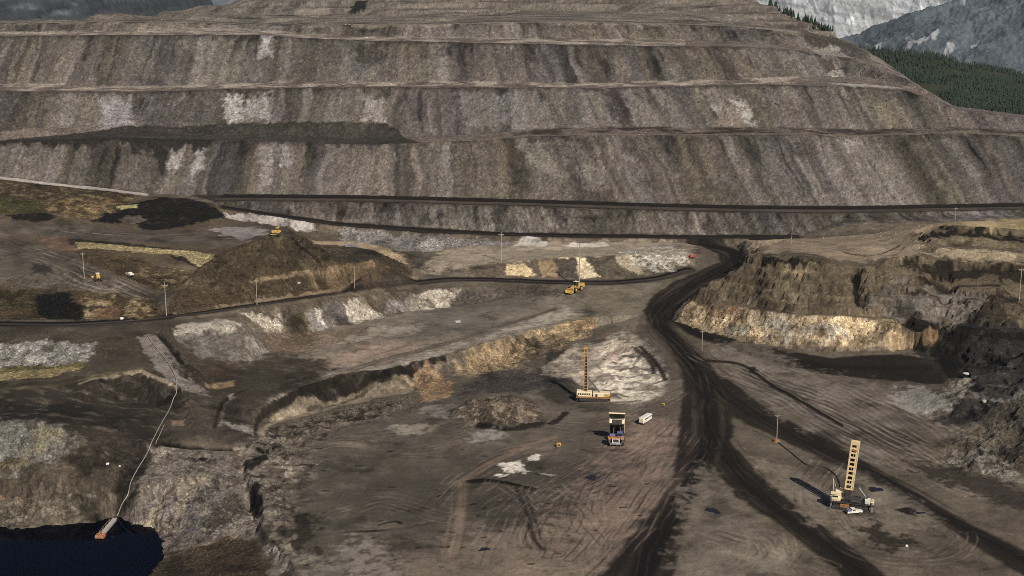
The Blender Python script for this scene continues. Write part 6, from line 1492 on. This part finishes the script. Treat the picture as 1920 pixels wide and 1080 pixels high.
def wood(name, S, label):
    VV = []; FF = []; geo = [conifer_geo(random.Random(50 + k), 12.0, 5, 6) for k in range(8)]
    geo = [(np.array(v), np.array(f)) for v, f in geo]; off = 0
    for k, (x, y, s) in enumerate(S):
        v, f = geo[k % 8]; a = k * 2.4; ca, sa = math.cos(a), math.sin(a)
        w_ = np.stack([v[:, 0] * ca - v[:, 1] * sa, v[:, 0] * sa + v[:, 1] * ca, v[:, 2]], -1) * s * .75 + np.array([x, y, ground_z(x, y) - .4])
        VV.append(w_); FF.append(f + off); off += len(v)
    V = np.concatenate(VV).astype(np.float32); Fc = np.concatenate(FF).astype(np.int32)
    me = bpy.data.meshes.new(name); me.vertices.add(len(V)); me.vertices.foreach_set('co', V.ravel()); me.loops.add(Fc.size); me.loops.foreach_set('vertex_index', Fc.ravel()); me.polygons.add(len(Fc)); me.polygons.foreach_set('loop_start', np.arange(0, Fc.size, 3, dtype=np.int32)); me.update(calc_edges=True)
    me.materials.append(M_LEAF); o = bpy.data.objects.new(name, me); COL.objects.link(o); tag(o, label, 'forest', kind='stuff')
wood('forest', rest, 'dense dark conifer wood covering the hill behind the terraced slope')

# ------------------------------------------------------------------ far mountains
def mountain(name, x0, x1, y0, y1, hfun, mat, nx=260, ny=160, cfun=None):
    xs = np.linspace(x0, x1, nx); ys = np.linspace(y0, y1, ny); X, Y = np.meshgrid(xs, ys); Z = hfun(X, Y)
    V = np.stack([X, Y, Z], -1).reshape(-1, 3).astype(np.float32); idx = np.arange(nx * ny).reshape(ny, nx)
    q = np.stack([idx[:-1, :-1], idx[:-1, 1:], idx[1:, 1:], idx[1:, :-1]], -1).reshape(-1, 4).astype(np.int32)
    me = bpy.data.meshes.new(name); me.vertices.add(len(V)); me.vertices.foreach_set('co', V.ravel()); me.loops.add(q.size); me.loops.foreach_set('vertex_index', q.ravel()); me.polygons.add(len(q)); me.polygons.foreach_set('loop_start', np.arange(0, q.size, 4, dtype=np.int32)); me.update(calc_edges=True)
    me.polygons.foreach_set('use_smooth', np.ones(len(q), bool)); me.materials.append(mat)
    if cfun:
        C = np.ones((nx * ny, 4), np.float32); C[:, :3] = np.clip(cfun(X, Y, Z), .01, .7).reshape(-1, 3)
        a = me.attributes.new('soil', 'FLOAT_COLOR', 'POINT'); a.data.foreach_set('color', C.ravel())
    o = bpy.data.objects.new(name, me); COL.objects.link(o); o['kind'] = 'structure'; return o
def soil_mat(name):
    m, nt, bs = newmat(name); at = node(nt, 'ShaderNodeAttribute', attribute_name='soil'); geo = node(nt, 'ShaderNodeNewGeometry')
    nz = node(nt, 'ShaderNodeTexNoise', i_Scale=.05, i_Detail=6.0, i_Roughness=.7); nt.links.new(geo.outputs['Position'], nz.inputs['Vector'])
    f = math_(nt, 'ADD', math_(nt, 'MULTIPLY', nz.outputs['Fac'], 1.4), .3); vm = node(nt, 'ShaderNodeVectorMath', operation='SCALE'); nt.links.new(at.outputs['Color'], vm.inputs[0]); nt.links.new(f, vm.inputs['Scale']); nt.links.new(vm.outputs[0], bs.inputs['Base Color'])
    bp = node(nt, 'ShaderNodeBump', i_Strength=.8, i_Distance=10.0); nt.links.new(nz.outputs['Fac'], bp.inputs['Height']); nt.links.new(bp.outputs[0], bs.inputs['Normal'])
    bs.inputs['Roughness'].default_value = .95; bs.inputs['Specular IOR Level'].default_value = .1; return m
def mtn_mat(name, lo, hi, p0, p1, scale, stretch=(1, 1, 1)):
    m, nt, bs = newmat(name); geo = node(nt, 'ShaderNodeNewGeometry'); mp = node(nt, 'ShaderNodeMapping'); mp.inputs['Scale'].default_value = stretch
    nt.links.new(geo.outputs['Position'], mp.inputs['Vector'])
    nz = node(nt, 'ShaderNodeTexNoise', i_Scale=scale, i_Detail=8.0, i_Roughness=.65); nt.links.new(mp.outputs[0], nz.inputs['Vector'])
    rp = node(nt, 'ShaderNodeValToRGB'); e = rp.color_ramp.elements; e[0].position = p0; e[1].position = p1; e[0].color = lo + (1,); e[1].color = hi + (1,)
    nt.links.new(nz.outputs['Fac'], rp.inputs[0]); nt.links.new(rp.outputs[0], bs.inputs['Base Color']); bs.inputs['Roughness'].default_value = .95; bs.inputs['Specular IOR Level'].default_value = .1
    bp = node(nt, 'ShaderNodeBump', i_Strength=.6, i_Distance=14.0); nt.links.new(nz.outputs['Fac'], bp.inputs['Height']); nt.links.new(bp.outputs[0], bs.inputs['Normal']); return m
M_ROCK = soil_mat('bare_limestone'); M_WOODED = soil_mat('wooded_mountainside')
def gul(X, Y): return ridged(X + .35 * (Y - 8200) + 60 * fbm(X, Y, 260, 3, seed=41), Y * .22, 260, 4, seed=3)
def h1(X, Y):   # bare limestone wall cut by gullies
    t = (Y - 8200) / 2600; b = -620 + 1900 * np.clip(t, 0, 1.2) ** .9
    return b + 240 * (ridged(X, Y * .25, 760, 3, seed=3) - .4) * (.4 + np.clip(t, 0, 1)) + 90 * (gul(X, Y) - .5) + 25 * fbm(X, Y, 60, 4, .6, seed=4)
def c1(X, Y, Z):
    g = gul(X, Y); led = fbm(Z * .02 + .004 * X, X * .0015, 1, 4, .6, seed=42); v = .31 + .16 * sstep(.35, .8, g) - .12 * sstep(.05, .3, led) + .10 * fbm(X, Y, 120, 5, .65, seed=43)
    v = np.where((fbm(X, Y * .4, 90, 4, .6, seed=44) > .22), v * 1.45, v)
    return v[..., None] * np.array([.97, 1.0, 1.04])  # pale and slightly blue: distant haze put into the rock colour
def h2(X, Y):   # wooded shoulder rising to the right
    rid = -215 + (X - 1400) * .36
    t = np.clip((Y - 4700) / 1500, 0, 1); back = np.clip((Y - 6200) / 1200, 0, 1)
    return -560 + (rid + 560) * t - back * 500 + 90 * fbm(X, Y, 420, 5, .55, seed=6) * (1 - .75 * (t > .98)) + 26 * ridged(X, Y, 160, 3, seed=7) + 5 * fbm(X, Y, 14, 2, seed=46)
def c2(X, Y, Z):
    wood_ = .09 * (1 + .9 * fbm(X, Y, 300, 5, .6, seed=47) + .55 * fbm(X, Y, 18, 3, .6, seed=48))
    col = wood_[..., None] * np.array([.80, 1.0, 1.12])  # woods made paler and bluer, haze of distance painted into the colour
    q = fbm((X + Y * .9) * .45, (Y - X * .9), 150, 5, .62, seed=49); q2 = fbm(X, Y, 700, 2, seed=50)
    a = sstep(.24, .30, q + .22 * q2)[..., None]
    return col * (1 - a) + np.array([.27, .28, .29]) * a
def h3(X, Y): return -260 + 620 * np.clip((Y - 2900) / 1000, 0, 1) * np.clip((-X - 840) / 330, .0, 1.3) ** .8 + 50 * fbm(X, Y, 240, 4, seed=8)
def h4(X, Y): t = np.clip((Y - 8500) / 2600, 0, 1.2); return -500 + 1500 * t + 220 * (ridged(X, Y * .4, 800, 4, seed=9) - .4)
mountain('mountain', 900, 4600, 8200, 11200, h1, M_ROCK, 900, 420, c1); mountain('mountain', 1050, 3800, 4700, 7600, h2, M_WOODED, 760, 420, c2); 
def c3(X, Y, Z):
    v = .045 * (1 + .8 * fbm(X, Y, 120, 5, .6, seed=51)); b = fbm(X * .25, Z, 16, 4, .6, seed=52); v = v * (1 + 1.6 * sstep(.1, .35, b)) * (1 - .5 * sstep(.05, .3, fbm(X, Z * 1.5, 60, 3, seed=53)))
    return v[..., None] * np.array([.9, 1.0, 1.08])
mountain('hills', -3600, -500, 2900, 4600, h3, soil_mat('dark_far_tips'), 500, 240, c3); mountain('mountain', -7000, 900, 8500, 11500, h4, mtn_mat('pale_far_range', (.07, .085, .095), (.15, .165, .175), .4, .62, .006), 200, 100)
vg, nt, bs = newmat('valley_floor'); bs.inputs['Base Color'].default_value = (.05, .06, .035, 1); bs.inputs['Roughness'].default_value = 1
nz = node(nt, 'ShaderNodeTexNoise', i_Scale=.004, i_Detail=6.0); geo = node(nt, 'ShaderNodeNewGeometry'); rp = node(nt, 'ShaderNodeValToRGB'); rp.color_ramp.elements[0].color = (.02, .03, .015, 1); rp.color_ramp.elements[1].color = (.09, .09, .05, 1); nt.links.new(geo.outputs['Position'], nz.inputs['Vector']); nt.links.new(nz.outputs['Fac'], rp.inputs[0]); nt.links.new(rp.outputs[0], bs.inputs['Base Color'])
flat_sheet('valley_ground', [(-30000, -6000, -640), (30000, -6000, -640), (30000, 40000, -640), (-30000, 40000, -640)], vg)
# ------------------------------------------------------------------ the air between
hz = bpy.data.materials.new('thin_blue_haze'); hz.use_nodes = True; nt = hz.node_tree; nt.nodes.remove(nt.nodes['Principled BSDF'])
pv = node(nt, 'ShaderNodeVolumePrincipled'); pv.inputs['Color'].default_value = (.80, .88, 1.0, 1); pv.inputs['Density'].default_value = HAZE; pv.inputs['Anisotropy'].default_value = .2
nt.links.new(pv.outputs[0], nt.nodes['Material Output'].inputs['Volume'])
bm = bmesh.new(); bmesh.ops.create_cube(bm, size=1.0, matrix=Matrix.Translation((0, 17000, 700)) @ Matrix.Diagonal((61000, 47000, 2700, 1)))
me = bpy.data.meshes.new('haze'); bm.to_mesh(me); bm.free(); me.materials.append(hz); o = bpy.data.objects.new('haze', me); COL.objects.link(o); o['kind'] = 'stuff'
# ------------------------------------------------------------------ light
w = bpy.data.worlds.new('World'); scene.world = w; w.use_nodes = True
nt = w.node_tree; sky = nt.nodes.new('ShaderNodeTexSky'); sky.sky_type = 'NISHITA'; sky.sun_disc = False
SUN_EL = math.radians(38); sun_az = math.atan2(.48, -.87)
sky.sun_elevation = SUN_EL; sky.sun_rotation = sun_az; sky.altitude = 1800
nt.links.new(sky.outputs[0], nt.nodes['Background'].inputs[0]); nt.nodes['Background'].inputs[1].default_value = .05
sd = bpy.data.lights.new('sun', 'SUN'); sd.energy = 5.0; sd.angle = math.radians(.5); sd.color = (1.0, .93, .82)
so = bpy.data.objects.new('sun', sd); COL.objects.link(so); so.location = (300, -300, 700)
so.rotation_euler = Vector((-math.sin(sun_az) * math.cos(SUN_EL), -math.cos(sun_az) * math.cos(SUN_EL), -math.sin(SUN_EL))).to_track_quat('-Z', 'Y').to_euler()
vs = scene.view_settings; vs.view_transform = 'Standard'; vs.look = 'None'; vs.gamma = 1; vs.exposure = .12
scene.cycles.use_denoising = False; scene.cycles.pixel_filter_type = 'BLACKMAN_HARRIS'; scene.cycles.filter_width = .9
scene.cycles.max_bounces = 4; scene.cycles.diffuse_bounces = 2; scene.cycles.glossy_bounces = 2; scene.cycles.volume_bounces = 0
